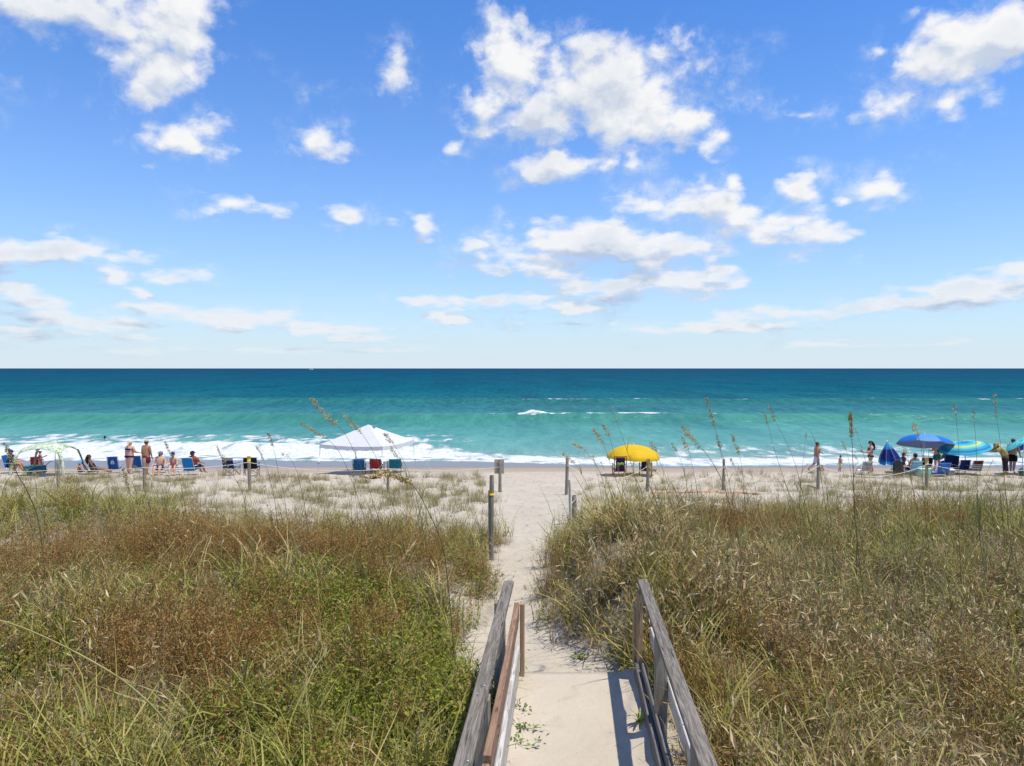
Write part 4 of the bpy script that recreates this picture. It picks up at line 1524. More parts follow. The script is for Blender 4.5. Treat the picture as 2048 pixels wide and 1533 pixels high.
def fk(h=1.75, lean=0.0, hp=0.0, turn=0.0, aL=(0, .12, .15), aR=(0, .12, .15), lL=(0, 0), lR=(0, 0), bend=0.0, wide=0.0):
    """joint positions: y forward, x right, angles in radians; arms (pitch, out, elbow), legs (hip pitch, knee bend)"""
    k = h / 1.75
    J = {}
    up = Vector((0, math.sin(lean), math.cos(lean)))
    up2 = Vector((0, math.sin(lean + bend), math.cos(lean + bend)))
    J['pelvis'] = Vector((0, 0, 0))
    J['belly'] = up * 0.15
    J['chest'] = J['belly'] + up2 * 0.19
    J['neck'] = J['chest'] + up2 * 0.17
    hd = Vector((0, math.sin(lean + bend + hp), math.cos(lean + bend + hp)))
    J['jaw'] = J['neck'] + hd * 0.085
    J['head'] = J['neck'] + hd * 0.165
    J['top'] = J['neck'] + hd * 0.245
    fw = Vector((math.sin(turn), math.cos(turn), 0))
    J['fw'] = (fw - hd * fw.dot(hd)).normalized()
    J['hd'] = hd
    for s, key, a, l in ((-1, 'L', aL, lL), (1, 'R', aR, lR)):
        sh = J['neck'] - up2 * 0.055 + Vector((s * 0.185, 0, 0))
        J['sh' + key] = sh

        def dirv(p, o):
            return Vector((s * math.sin(o), math.sin(p) * math.cos(o), -math.cos(p) * math.cos(o)))
        el = sh + dirv(a[0], a[1]) * 0.29
        inn = a[3] if len(a) > 3 else a[1] * 0.3
        fd = dirv(a[0] + a[2], inn)
        wr = el + fd * 0.25
        J['el' + key], J['wr' + key] = el, wr
        J['pa' + key] = wr + fd * 0.075
        J['fd' + key] = fd
        hip = Vector((s * 0.088, 0, -0.04))
        J['hip' + key] = hip
        o = (l[2] if len(l) > 2 else 0.03) + wide
        kn = hip + Vector((s * math.sin(o), math.sin(l[0]), -math.cos(l[0]))).normalized() * 0.43
        sp = l[0] - l[1]
        an = kn + Vector((0, math.sin(sp), -math.cos(sp))) * 0.42
        J['kn' + key], J['an' + key] = kn, an
        fp = l[3] if len(l) > 3 else 0.0
        J['toe' + key] = an + Vector((s * 0.03, math.cos(sp * .6 + fp) * 0.17, math.sin(sp * .6 + fp) * 0.17 - 0.045))
        J['heel' + key] = an + Vector((0, -0.03, -0.04))
    low = min(min(J['toe' + q].z, J['heel' + q].z, J['an' + q].z) for q in 'LR') - 0.03
    for q in J:
        if q in ('fw', 'hd') or q.startswith('fd'):
            continue
        J[q] = (J[q] - Vector((0, 0, low))) * k
    J['k'] = k
    return J


def person(label, loc, rz, skin='fair', bulk=1.0, hair='dark', hair_style='short', wear=(), hat=None, group='people on the beach', lift=0.0, sink=None,
           female=False, beard=False, **pose):
    """wear: list of (kind, material) with kind trunks / bottom / top / shirt / trousers / long_shirt"""
    J = fk(**pose)
    k = J['k']
    t = thing('person', label, 'person', Vector(loc) + Vector((0, 0, lift if sink is None else -sink)), rz, group)
    V, E, Rd, ix = [], [], [], {}

    def vert(name, p, r, link_to=None):
        ix[name] = len(V)
        V.append(p)
        Rd.append(tuple(q * k * 1.16 for q in r) if isinstance(r, tuple) else r * k * (1.16 if r > 0.02 else 1.0))
        if link_to is not None:
            E.append((ix[link_to], ix[name]))
    b = bulk
    wsh = 0.93 if female else 1.0
    vert('pelvis', J['pelvis'], (0.158 * b, 0.125 * b))
    vert('belly', J['belly'], ((0.125 if female else 0.14) * b, 0.11 * b), 'pelvis')
    vert('chest', J['chest'], (0.155 * b * wsh, 0.115 * b), 'belly')
    vert('neck', J['neck'], 0.066, 'chest')
    vert('jaw', J['jaw'], 0.066, 'neck')
    vert('head', J['head'] + J['fw'] * 0.012 * k, (0.095, 0.108), 'jaw')
    vert('top', J['top'], 0.062, 'head')
    vert('nose', J['head'] + J['fw'] * 0.122 * k - J['hd'] * 0.02 * k, 0.018, 'head')
    for q in 'LR':
        vert('sh' + q, J['sh' + q], 0.066 * b * wsh, 'chest')
        vert('el' + q, J['el' + q], 0.046 * b, 'sh' + q)
        vert('wr' + q, J['wr' + q], 0.029, 'el' + q)
        vert('pa' + q, J['pa' + q], (0.042, 0.020), 'wr' + q)
        fd = J['fd' + q]
        side = Vector((0, 1, 0)).cross(fd)
        side = side.normalized() if side.length > 0.1 else Vector((1, 0, 0))
        curl = fd.cross(side).normalized()
        for n_, (o, L) in enumerate(((-.027, .055), (-.009, .066), (.009, .062), (.026, .048))):
            base = J['pa' + q] + (fd * 0.035 + side * o) * k
            vert('f%d%s' % (n_, q), base, 0.011, 'pa' + q)
            vert('g%d%s' % (n_, q), base + (fd * L + curl * 0.018) * k, 0.009, 'f%d%s' % (n_, q))
        vert('th' + q, J['wr' + q] + (fd * 0.06 + side * 0.045 + curl * 0.015) * k, 0.011, 'pa' + q)
        vert('hip' + q, J['hip' + q], 0.108 * b, 'pelvis')
        vert('mid' + q, J['hip' + q].lerp(J['kn' + q], 0.5), 0.092 * b, 'hip' + q)
        vert('kn' + q, J['kn' + q], 0.064 * (0.5 + b * 0.5), 'mid' + q)
        vert('ca' + q, J['kn' + q].lerp(J['an' + q], 0.35) + Vector((0, -0.012 * k, 0)), 0.062 * (0.5 + b * 0.5), 'kn' + q)
        vert('an' + q, J['an' + q], 0.040, 'ca' + q)
        vert('toe' + q, J['toe' + q], (0.042, 0.026), 'an' + q)
    skin_obj('body', V, E, Rd, SKIN[skin], t)
    # face
    rot = Matrix((Vector(J['fw']).cross(J['hd']), J['fw'], J['hd'])).transposed()
    for s in (-1, 1):
        MB().ball(J['head'] + rot @ Vector((s * 0.034, 0.104, 0.012)) * k, 0.012 * k, 6, 4).build('eye', HAIR['dark'], t, True)
    for s in (-1, 1):
        MB().ball(J['head'] + rot @ Vector((s * 0.096, 0.0, -0.005)) * k, (0.014 * k, 0.026 * k, 0.034 * k), 8, 6, rot).build('ear', SKIN[skin], t, True)
    hm = HAIR.get(hair)
    if hm is not None:
        mb = MB()
        mb.ball(J['head'] + rot @ Vector((0, -0.018, 0.022)) * k, (0.104 * k, 0.112 * k, 0.102 * k), 14, 8, rot, -0.15)
        mb.ball(J['head'] + rot @ Vector((0, -0.050, -0.02)) * k, (0.092 * k, 0.072 * k, 0.085 * k), 12, 8, rot)
        if hair_style == 'long':
            a = J['head'] + rot @ Vector((0, -0.085, 0.0)) * k
            mb.tube([a, a + rot @ Vector((0, -0.05, -0.14)) * k, a + rot @ Vector((0, -0.045, -0.30)) * k, a + rot @ Vector((0, -0.03, -0.42)) * k],
                    [0.075 * k, 0.08 * k, 0.06 * k, 0.015 * k], 10)
        if hair_style == 'bun':
            mb.ball(J['head'] + rot @ Vector((0, -0.05, 0.125)) * k, 0.05 * k, 10, 7)
        if hair_style == 'pony':
            a = J['head'] + rot @ Vector((0, -0.10, 0.03)) * k
            mb.tube([a, a + rot @ Vector((0.02, -0.06, -0.06)) * k, a + rot @ Vector((0.04, -0.05, -0.22)) * k], [0.035 * k, 0.045 * k, 0.012 * k], 8)
        mb.build('hair', hm, t, True)
    if beard:
        MB().ball(J['head'] + rot @ Vector((0, 0.062, -0.085)) * k, (0.062 * k, 0.055 * k, 0.062 * k), 10, 7, rot).build('beard', HAIR['brown'], t, True)
    if hat:
        kind, hmats = hat
        mb = MB()
        mb.ball(J['head'] + rot @ Vector((0, -0.004, 0.035)) * k, (0.115 * k, 0.125 * k, 0.105 * k), 14, 6, rot, 0.0)
        if kind == 'cap':
            rows = []
            for i in range(9):
                a = -0.95 + 1.9 * i / 8
                p0 = Vector((math.sin(a) * 0.108, math.cos(a) * 0.115, 0.035))
                p1 = Vector((math.sin(a) * 0.10, 0.10 + math.cos(a) * 0.10, 0.018))
                rows.append([J['head'] + rot @ p0 * k, J['head'] + rot @ p1 * k])
            mb.sheet(rows, 0.008 * k)
        else:
            rows = []
            for i in range(25):
                a = 2 * math.pi * i / 24
                rows.append([J['head'] + rot @ Vector((math.sin(a) * r, math.cos(a) * r, z)) * k for r, z in ((0.112, 0.045), (0.17, 0.02), (0.225, -0.015))])
            mb.sheet(rows, 0.010 * k)
        mb.build('cap' if kind == 'cap' else 'sun_hat', hmats, t, True)
    for n_, (kind, m) in enumerate(wear):
        vs, es, rs = [], [], []

        def add(p, r, lk=None):
            vs.append(p)
            rs.append(tuple(q * k * 1.20 for q in r) if isinstance(r, tuple) else r * k * 1.20)
            if lk is not None:
                es.append((lk, len(vs) - 1))
            return len(vs) - 1
        e = 0.012
        if kind in ('trunks', 'trousers', 'bottom'):
            if kind == 'bottom':
                e = 0.028
            w0 = add(J['pelvis'].lerp(J['belly'], 0.42 if kind == 'bottom' else 0.35), ((0.150 * b + e), 0.122 * b + e))
            p0 = add(J['pelvis'], (0.162 * b + e, 0.128 * b + e), w0)
            for q in 'LR':
                h0 = add(J['hip' + q], 0.112 * b + e, p0)
                if kind == 'bottom':
                    add(J['hip' + q].lerp(J['kn' + q], 0.16), 0.112 * b + e * 0.5, h0)
                else:
                    m0 = add(J['hip' + q].lerp(J['kn' + q], 0.5), 0.10 * b + 0.02, h0)
                    if kind == 'trunks':
                        add(J['hip' + q].lerp(J['kn' + q], 0.86), 0.088 * b + 0.022, m0)
                    else:
                        k0 = add(J['kn' + q], 0.085 * b, m0)
                        add(J['kn' + q].lerp(J['an' + q], 0.9), 0.075, k0)
            skin_obj({'trunks': 'swim_trunks', 'trousers': 'trousers', 'bottom': 'bikini_bottom'}[kind], vs, es, rs, m, t)
        elif kind == 'top':
            e = 0.034
            c0 = add(J['chest'].lerp(J['belly'], 0.28), (0.152 * b * wsh + e, 0.124 * b + e))
            c0 = add(J['chest'], (0.156 * b * wsh + e, 0.124 * b + e), c0)
            add(J['chest'].lerp(J['neck'], 0.26), (0.150 * b * wsh + e, 0.116 * b + e), c0)
            skin_obj('bikini_top', vs, es, rs, m, t)
        elif kind == 'suit':
            p0 = add(J['pelvis'], (0.162 * b + e, 0.128 * b + e))
            for q in 'LR':
                add(J['hip' + q].lerp(J['kn' + q], 0.10), 0.108 * b + e * 0.5, p0)
            b0 = add(J['belly'], (0.13 * b + e, 0.115 * b + e), p0)
            add(J['chest'].lerp(J['neck'], 0.25), (0.150 * b * wsh + e, 0.118 * b + e), b0)
            skin_obj('swimsuit', vs, es, rs, m, t)
        elif kind == 'shirt':
            p0 = add(J['pelvis'] - Vector((0, 0, 0.06 * k)), (0.17 * b + .02, 0.135 * b + .02))
            b0 = add(J['belly'], (0.15 * b + .02, 0.12 * b + .02), p0)
            c0 = add(J['chest'], (0.162 * b + .015, 0.122 * b + .015), b0)
            add(J['neck'] - (J['neck'] - J['chest']) * 0.25, 0.095, c0)
            for q in 'LR':
                s0 = add(J['sh' + q], 0.075 * b + e, c0)
                add(J['sh' + q].lerp(J['el' + q], 0.95), 0.066 * b + e, s0)
            skin_obj('shirt', vs, es, rs, m, t)
    return t, J


# ------------------------------------------------------------------ beach furniture
STEEL = plain('brushed_aluminium', rgb(0.62, 0.63, 0.65), 0.35, 0.05, 20, 0.5, metal=0.7)
WHITEF = plain('white_tube_paint', rgb(0.78, 0.78, 0.78), 0.45)
BLACKF = plain('black_tube_paint', rgb(0.02, 0.02, 0.022), 0.5)
BROWNW = plain('brown_varnished_wood', rgb(0.20, 0.10, 0.055), 0.5, 0.25, 12)


def striped(name, cols, scale, axis=0, attr=None):
    """woven stripes along a local axis (or along a stored attribute)"""
    if name in MATS:
        return MATS[name]
    m = bpy.data.materials.new(name)
    m.use_nodes = True
    T = NT(m.node_tree)
    bs = m.node_tree.nodes['Principled BSDF']
    if attr:
        x = T.add('ShaderNodeAttribute', attribute_name=attr).outputs['Fac']
    else:
        s = T.add('ShaderNodeSeparateXYZ')
        T.put(s.inputs[0], T.add('ShaderNodeTexCoord').outputs['Object'])
        x = s.outputs[axis]
    f = T.math('FRACT', T.math('MULTIPLY_ADD', x, scale, 50.0 if not attr else 0.0))
    n = len(cols)
    T.put(bs.inputs['Base Color'], T.ramp(f, [(i / n, c) for i, c in enumerate(cols)], 'CONSTANT'))
    bs.inputs['Roughness'].default_value = 0.75
    bs.inputs['Specular IOR Level'].default_value = 0.15
    MATS[name] = m
    return m


def beach_chair(label, loc, rz, fab, frame=STEEL, seat_h=0.26, back_h=0.62, recl=0.42, w=0.56, group='folding beach chairs', trim=None, arms=True, emblem=None, pad=None):
    """low sling chair; the sitter faces +y"""
    t = thing('beach_chair', label, 'chair', loc, rz, group)
    sy0, sy1 = -0.20, 0.26
    bx = Vector((0, -math.sin(recl), math.cos(recl)))
    r0 = Vector((0, sy0, seat_h))
    seat = MB().sheet([[(x, sy1 + (sy0 - sy1) * j / 5, seat_h + 0.07 * (1 - j / 5) - 0.025 * math.sin(math.pi * j / 5)) for x in np.linspace(-w / 2 + .03, w / 2 - .03, 6)] for j in range(6)], 0.012)
    seat.build('seat', fab, t, True)
    rows = []
    for j in range(8):
        u = back_h * j / 7
        rows.append([tuple(r0 + bx * u + Vector((x, -0.035 * math.sin(math.pi * j / 7) * (1 - (2 * x / w) ** 2), 0))) for x in np.linspace(-w / 2 + .03, w / 2 - .03, 8)])
    bk_ = MB().sheet(rows, 0.012).build('backrest', fab, t, True)
    if trim is not None:
        a = r0 + bx * back_h
        MB().tube([a + Vector((-w / 2 + .02, 0, 0)), a + bx * 0.012, a + Vector((w / 2 - .02, 0, 0))], 0.026, 8).build('top_rail', trim, t, True)
    if pad is not None:
        a = r0 + bx * (back_h - 0.11) + Vector((0, -0.035, 0))
        rot = Matrix.Rotation(recl, 3, 'X')
        MB().box(a, (w - 0.12, 0.06, 0.16), rot, 0.02).build('head_pad', pad, bk_, True)
    if emblem is not None:
        # a pale printed sailing emblem on the back of the sling
        a = r0 + bx * (back_h * 0.62) + Vector((0, -0.055, 0))
        rt = Matrix.Rotation(recl, 3, 'X')
        mbq = MB()
        P = lambda x, z: a + rt @ Vector((x, 0, z))
        mbq._add([P(-.01, -.08), P(-.10, -.08), P(-.02, .10)], [(0, 1, 2)])
        mbq._add([P(.01, -.07), P(.02, .12), P(.10, -.06)], [(0, 1, 2)])
        mbq._add([P(-.11, -.10), P(.12, -.10), P(.08, -.14), P(-.07, -.14)], [(0, 1, 2, 3)])
        mbq.build('printed_emblem', emblem, bk_)
    for s in (-1, 1):
        x = s * w / 2
        top = r0 + bx * back_h
        mb = MB().tube([(x, top.y, top.z), (x, sy0, seat_h), (x, sy0 + 0.10, 0.012), (x, sy0 - 0.22, 0.012)], 0.012, 6)
        mb.tube([(x, sy1, seat_h + 0.07), (x, sy0, seat_h)], 0.012, 6)
        mb.tube([(x, sy1, seat_h + 0.07), (x, sy1 - 0.06, 0.012), (x, sy0 + 0.1, 0.012)], 0.012, 6)
        mb.build('side_frame', frame, t, True)
        if arms:
            mid = r0 + bx * 0.27
            MB().box((x * 1.04, (mid.y + 0.25) / 2, mid.z + 0.01), (0.045, 0.25 - mid.y, 0.022), bev=0.006).build('armrest', frame, t)
            MB().tube([(x * 1.04, 0.22, mid.z), (x, sy1 - 0.06, 0.02)], 0.010, 6).build('arm_support', frame, t, True)
    return t


def camp_chair(label, loc, rz, fab, top=None, frame=BLACKF, w=0.56, seat_h=0.42, back_h=0.48, group='folding camp chairs', padded=False):
    t = thing('camp_chair', label, 'chair', loc, rz, group)
    hw, d = w / 2, 0.24
    MB().sheet([[(x, y, seat_h - 0.04 * math.cos(x / hw * 1.5) + (0.03 if y > 0 else 0)) for x in np.linspace(-hw, hw, 7)] for y in np.linspace(d, -d, 6)], 0.03 if padded else 0.014).build('seat', fab, t, True)
    n = 8
    hb = back_h * (0.72 if top is not None else 1.0)

    def back(z0, z1):
        return [[(x, -d - 0.10 * (z - seat_h) / back_h - 0.03 * (1 - (x / hw) ** 2), z + (0.03 * math.cos(x / hw * 1.5) if (padded and j == n - 1) else 0)) for x in np.linspace(-hw, hw, 8)]
                for j, z in enumerate(np.linspace(z0, z1, n))]
    MB().sheet(back(seat_h - 0.02, seat_h + hb), 0.05 if padded else 0.014).build('backrest', fab, t, True)
    if top is not None:
        MB().sheet(back(seat_h + hb + 0.002, seat_h + back_h), 0.016).build('back_top_panel', top, t, True)
    za = seat_h + 0.20
    for s in (-1, 1):
        x = s * hw
        rows = [[(x + s * 0.03 + e, y, za + (0.012 if abs(y) < .2 else 0)) for e in (-0.035, 0.035)] for y in np.linspace(d + 0.02, -d, 5)]
        MB().sheet(rows, 0.02).build('armrest', fab, t, True)
        MB().tube([(x, -d, 0.015), (x, -d, seat_h + 0.1), (x, -d - 0.10, seat_h + back_h)], 0.011, 6).build('back_post', frame, t, True)
        MB().tube([(x + s * 0.03, d, 0.015), (x + s * 0.03, d, za)], 0.011, 6).build('front_post', frame, t, True)
        MB().tube([(x, -d, 0.02), (x + s * .02, d, seat_h)], 0.010, 6).build('cross_leg', frame, t, True)
        MB().tube([(x, -d, seat_h), (x + s * .02, d, 0.02)], 0.010, 6).build('cross_leg', frame, t, True)
    for y in (-d, d):
        MB().tube([(-hw, y, 0.02), (hw, y, seat_h)], 0.010, 6).build('cross_leg', frame, t, True)
        MB().tube([(hw, y, 0.02), (-hw, y, seat_h)], 0.010, 6).build('cross_leg', frame, t, True)
    for sx in (-1, 1):
        for y in (-d, d):
            MB().ball((sx * hw, y, 0.015), (0.022, 0.022, 0.018), 8, 4).build('foot', frame, t, True)
    return t


def sling_chair(label, loc, rz, fab, towel=None, group='wooden sling chairs under the yellow umbrella'):
    """upright wooden framed sling chair seen from behind"""
    t = thing('sling_chair', label, 'chair', loc, rz, group)
    w = 0.58
    for s in (-1, 1):
        x = s * w / 2
        MB().box((x, -0.17, 0.50), (0.035, 0.05, 1.0), Matrix.Rotation(0.16, 3, 'X'), 0.006).build('back_leg', BROWNW, t)
        MB().box((x, 0.24, 0.28), (0.035, 0.05, 0.56), None, 0.006).build('front_leg', BROWNW, t)
        MB().box((x, 0.02, 0.565), (0.07, 0.62, 0.028), None, 0.006).build('armrest', BROWNW, t)
        MB().box((x * 0.93, 0.02, 0.30), (0.03, 0.52, 0.045), None, 0.006).build('seat_rail', BROWNW, t)
    for y, z, nm in ((-0.255, 0.965, 'top_rail'), (-0.13, 0.24, 'lower_rail'), (0.25, 0.33, 'front_rail')):
        MB().box((0, y, z), (w - 0.04, 0.03, 0.045), None, 0.006).build(nm, BROWNW, t)
    rows = [[(x, -0.265 + 0.16 * (0.94 - z), z) for x in np.linspace(-.22, .22, 6)] for z in np.linspace(0.93, 0.26, 8)]
    MB().sheet(rows, 0.014).build('sling_back', fab, t, True)
    rows = [[(x, y, 0.27 + 0.05 * (y + .14) - 0.03 * math.sin((y + .14) / .38 * math.pi)) for x in np.linspace(-.22, .22, 6)] for y in np.linspace(-.14, .24, 6)]
    MB().sheet(rows, 0.014).build('sling_seat', fab, t, True)
    if towel is not None:
        rows = [[(x, -0.285 + 0.16 * (0.94 - z) - .004, z + 0.02 * math.sin(x * 30)) for x in np.linspace(-.16, .16, 8)] for z in np.linspace(0.67, 0.56, 4)]
        MB().sheet(rows, 0.02).build('head_roll', towel, t, True)
    return t


def umbrella(label, loc, height, radius, mats, tilt=0.0, tilt_dir=0.0, drop=0.38, lean=0.0, lean_dir=0.0, group='beach umbrellas', lining=None, nrib=8, vent=True, valance=0.0, fold=0.0):
    """canopy of nrib panels that sag a little between the ribs; the canopy tips by tilt towards tilt_dir"""
    t = thing('beach_umbrella', label, 'umbrella', loc, 0, group)
    ld = Vector((math.cos(lean_dir), math.sin(lean_dir), 0))
    head = ld * math.sin(lean) * height + Vector((0, 0, math.cos(lean) * height))
    td = Vector((math.cos(tilt_dir), math.sin(tilt_dir), 0))
    axis = td * math.sin(tilt) + Vector((0, 0, 1)) * math.cos(tilt)
    rot = Vector((0, 0, 1)).rotation_difference(axis).to_matrix()
    apex = head + axis * 0.02

    def pt(a, u, sag=0.0, off=0.0):
        r = radius * math.sin(u * 1.25) / math.sin(1.25)
        z = -drop * (1 - math.cos(u * 1.25)) / (1 - math.cos(1.25)) + off
        if fold > 0:
            r *= (1 - fold)
            z = -drop * u
        rr = r * (1 - sag * u)
        return apex + rot @ Vector((math.cos(a) * rr, math.sin(a) * rr, z - sag * 0.5 * u * radius))
    nu, nv = nrib * 6, 10

    def canopy_mesh(off):
        vs, rad, fs, pan = [], [], [], []
        for j in range(nv + 1):
            u = j / nv
            for i in range(nu):
                a = 2 * math.pi * i / nu
                sg = (0.055 if fold == 0 else 0.24) * abs(math.sin(a * nrib / 2))
                vs.append(pt(a, u, sg, off))
                rad.append(u)
        if valance > 0:
            for i in range(nu):
                a = 2 * math.pi * i / nu
                p = pt(a, 1.0, 0.055 * abs(math.sin(a * nrib / 2)), off)
                vs.append(p + rot @ Vector((0, 0, -valance * (0.8 + 0.2 * math.cos(a * nrib)))))
                rad.append(1.05)
        m = nv + (1 if valance > 0 else 0)
        for j in range(m):
            for i in range(nu):
                i2 = (i + 1) % nu
                fs.append((j * nu + i, j * nu + i2, (j + 1) * nu + i2, (j + 1) * nu + i))
                pan.append(int((i / 6)) % len(mats))
        me = bpy.data.meshes.new('canopy')
        me.from_pydata([tuple(v) for v in vs], [], fs)
        a_ = me.attributes.new('rad', 'FLOAT', 'POINT')
        a_.data.foreach_set('value', rad)
        me.polygons.foreach_set('use_smooth', [True] * len(fs))
        return me, pan
    me, pan = canopy_mesh(0.0)
    o = link('canopy', me, list(mats), t)
    me.polygons.foreach_set('material_index', pan)
    if lining is not None:
        me2, _ = canopy_mesh(-0.015)
        link('lining', me2, [lining], o)
    hub = apex + rot @ Vector((0, 0, -drop * 0.75))
    for kx in range(nrib):
        a = 2 * math.pi * kx / nrib
        mb = MB().tube([pt(a, u, 0, -0.022) for u in np.linspace(0.05, 1.0, 7)], 0.006, 5)
        if fold == 0:
            mb.tube([hub, pt(a, 0.5, 0, -0.025)], 0.005, 5)
        mb.build('rib', STEEL, o, True)
    MB().tube([(0, 0, -0.25), head * 0.5, head, apex + axis * 0.03], [0.019, 0.019, 0.016, 0.014], 8).build('pole', WHITEF, t, True)
    MB().ball(apex + axis * 0.035, (0.03, 0.03, 0.045), 8, 6).build('finial', WHITEF, t, True)
    return t


def soft_box(name, label, cat, loc, size, rz, mat, lid=None, group=None, handle=None):
    t = thing(name, label, cat, loc, rz, group)
    MB().box((0, 0, size[2] * 0.42), (size[0], size[1], size[2] * 0.84), None, 0.02).build('tub', mat, t)
    MB().box((0, 0, size[2] * 0.92), (size[0] * 1.03, size[1] * 1.03, size[2] * 0.15), None, 0.015).build('lid', lid or mat, t)
    h = MB().tube([(-size[0] * .4, 0, size[2] * .98), (-size[0] * .35, 0, size[2] * 1.2), (size[0] * .35, 0, size[2] * 1.2), (size[0] * .4, 0, size[2] * .98)], 0.012, 6)
    h.build('handle', handle or WHITEF, t, True)
    return t

# ------------------------------------------------------------------ the beach, from left to right
og = on_ground
BLUE = cloth('blue_canvas', 0.022, 0.11, 0.36)
NAVY = cloth('navy_canvas', 0.018, 0.035, 0.12)
SKYB = cloth('sky_blue_canvas', 0.02, 0.22, 0.52)
TEAL = cloth('teal_canvas', 0.02, 0.16, 0.22)
BLACK = cloth('black_canvas', 0.014, 0.013, 0.017)
RED = cloth('red_canvas', 0.36, 0.035, 0.035)
MAROON = cloth('maroon_cloth', 0.16, 0.02, 0.03)
WHITEC = cloth('white_cloth', 0.78, 0.78, 0.80, var=0.04)
TANC = cloth('tan_cloth', 0.42, 0.36, 0.26)
GREYC = cloth('grey_cloth', 0.22, 0.23, 0.25)
LIME = cloth('lime_towel', 0.26, 0.42, 0.08)
PURPLE = cloth('dark_purple_canvas', 0.035, 0.015, 0.05)
PINK = cloth('pink_cloth', 0.62, 0.19, 0.22)
NAVYK = cloth('navy_knit', 0.012, 0.016, 0.06)
BLACKK = cloth('black_knit', 0.012, 0.012, 0.014)
ORANGE = cloth('orange_cloth', 0.62, 0.22, 0.05)
KHAKI = cloth('khaki_cloth', 0.30, 0.25, 0.10)
OLIVE = cloth('olive_yellow_cloth', 0.36, 0.31, 0.12)
REDBR = cloth('red_brown_towel', 0.28, 0.07, 0.05)
GREENK = cloth('dark_green_knit', 0.02, 0.14, 0.11)
BW = striped('black_and_white_stripes', [(.75, .75, .75, 1), (.03, .03, .035, 1), (.75, .75, .75, 1), (.10, .11, .12, 1)], 7.0, 2)
AQUA = striped('aqua_stripes', [(.05, .30, .42, 1), (.45, .62, .66, 1), (.03, .16, .30, 1), (.30, .52, .58, 1)], 9.0, 2)
GREYS = striped('grey_stripes', [(.28, .28, .28, 1), (.48, .47, .44, 1), (.10, .10, .11, 1)], 9.0, 2)
FLORAL = two_tone('floral_print', (.62, .50, .52), (.10, .12, .22), 16, .46, .52, (.65, .16, .20))
LAVEN = two_tone('lavender_print', (.50, .47, .66), (.72, .70, .76), 15, .46, .54, (.26, .24, .42))
YELLOWP = two_tone('yellow_print', (.66, .50, .10), (.70, .62, .30), 18)
LEAFY = two_tone('leaf_print_fabric', (.52, .56, .46), (.24, .35, .18), 6.5, .50, .56, (.38, .40, .15), stretch=(1, 1, 1.5))

SIT = dict(lL=(1.75, 1.35, .10), lR=(1.70, 1.25, .10))
SITLOW = dict(lL=(1.48, 0.15, .08), lR=(1.52, 0.35, .10))

# far left: seated man in cap on a blue chair
p = og(24, 947)
beach_chair('tall blue beach chair holding the capped man at the far left', p, R(-80), BLUE, seat_h=0.30, back_h=0.70, recl=0.25)
person('person in dark cap and vest sitting in the tall blue chair, far left', p + Vector((0.02, 0, 0)), R(-80), 'tan', 1.0, 'brown',
       wear=[('trunks', KHAKI), ('shirt', cloth('dark_vest', .03, .035, .06))], hat=('cap', NAVY), lean=-0.12, hp=0.1, aL=(0.7, .15, .7), aR=(0.75, .15, .6), lift=0.05, h=1.72, **SIT)
bk = thing('bucket', 'small red bucket on the sand beside the far left blue chair', 'bucket', og(26, 945))
MB().tube([(0, 0, 0), (0, 0, 0.24)], [0.09, 0.13], 14).build('pail', cloth('red_plastic', .55, .06, .05), bk, True)
MB().tube([(-.13, 0, .24), (-.09, 0, .33), (.09, 0, .33), (.13, 0, .24)], .007, 6).build('handle', WHITEF, bk, True)


def build_cabana():
    c = og(97, 950)
    t = thing('beach_shelter', 'leaf patterned fabric beach shelter on four splayed fabric legs at the left', 'shelter', c, R(6))
    W, Dp, H, P = 1.06, 0.95, 1.17, 1.66
    n = 16
    rows = []
    for j in range(n + 1):
        v = -1 + 2 * j / n
        row = []
        for i in range(n + 1):
            u = -1 + 2 * i / n
            q = max(abs(u), abs(v))
            z = H + (P - H) * (1 - (u * u + v * v) * 0.5) ** 0.9 - 0.05 * (1 - abs(abs(u) - abs(v))) * q
            row.append((u * W * (1 - 0.06 * v * v), v * Dp * (1 - 0.06 * u * u), z))
        rows.append(row)
    MB().sheet(rows, 0.012).build('canopy', LEAFY, t, True)
    for sx in (-1, 1):
        for sy in (-1, 1):
            a = Vector((sx * W * .94, sy * Dp * .94, H + 0.04))
            b = Vector((sx * (W + 0.20), sy * (Dp + 0.16), -0.03))
            rr = []
            for k in range(9):
                s = k / 8
                m = a.lerp(b, s) + Vector((sx * 0.05, 0, 0)) * math.sin(s * math.pi)
                wd = (0.10 if sy < 0 else 0.06) - 0.03 * s
                rr.append([m + Vector((-wd, 0, 0.0)), m + Vector((0, sy * 0.05, 0)), m + Vector((wd, 0, 0.0))])
            MB().sheet(rr, 0.012).build('leg_sleeve', LEAFY, t, True)
            MB().tube([a, a.lerp(b, .5) + Vector((sx * .05, 0, 0)), b], .012, 6).build('pole', GREYC, t, True)
    MB().tube([(0.05, Dp * .6, 1.38), (0.04, Dp * .6, 0.0)], .014, 6).build('centre_pole', BLACKF, t, True)


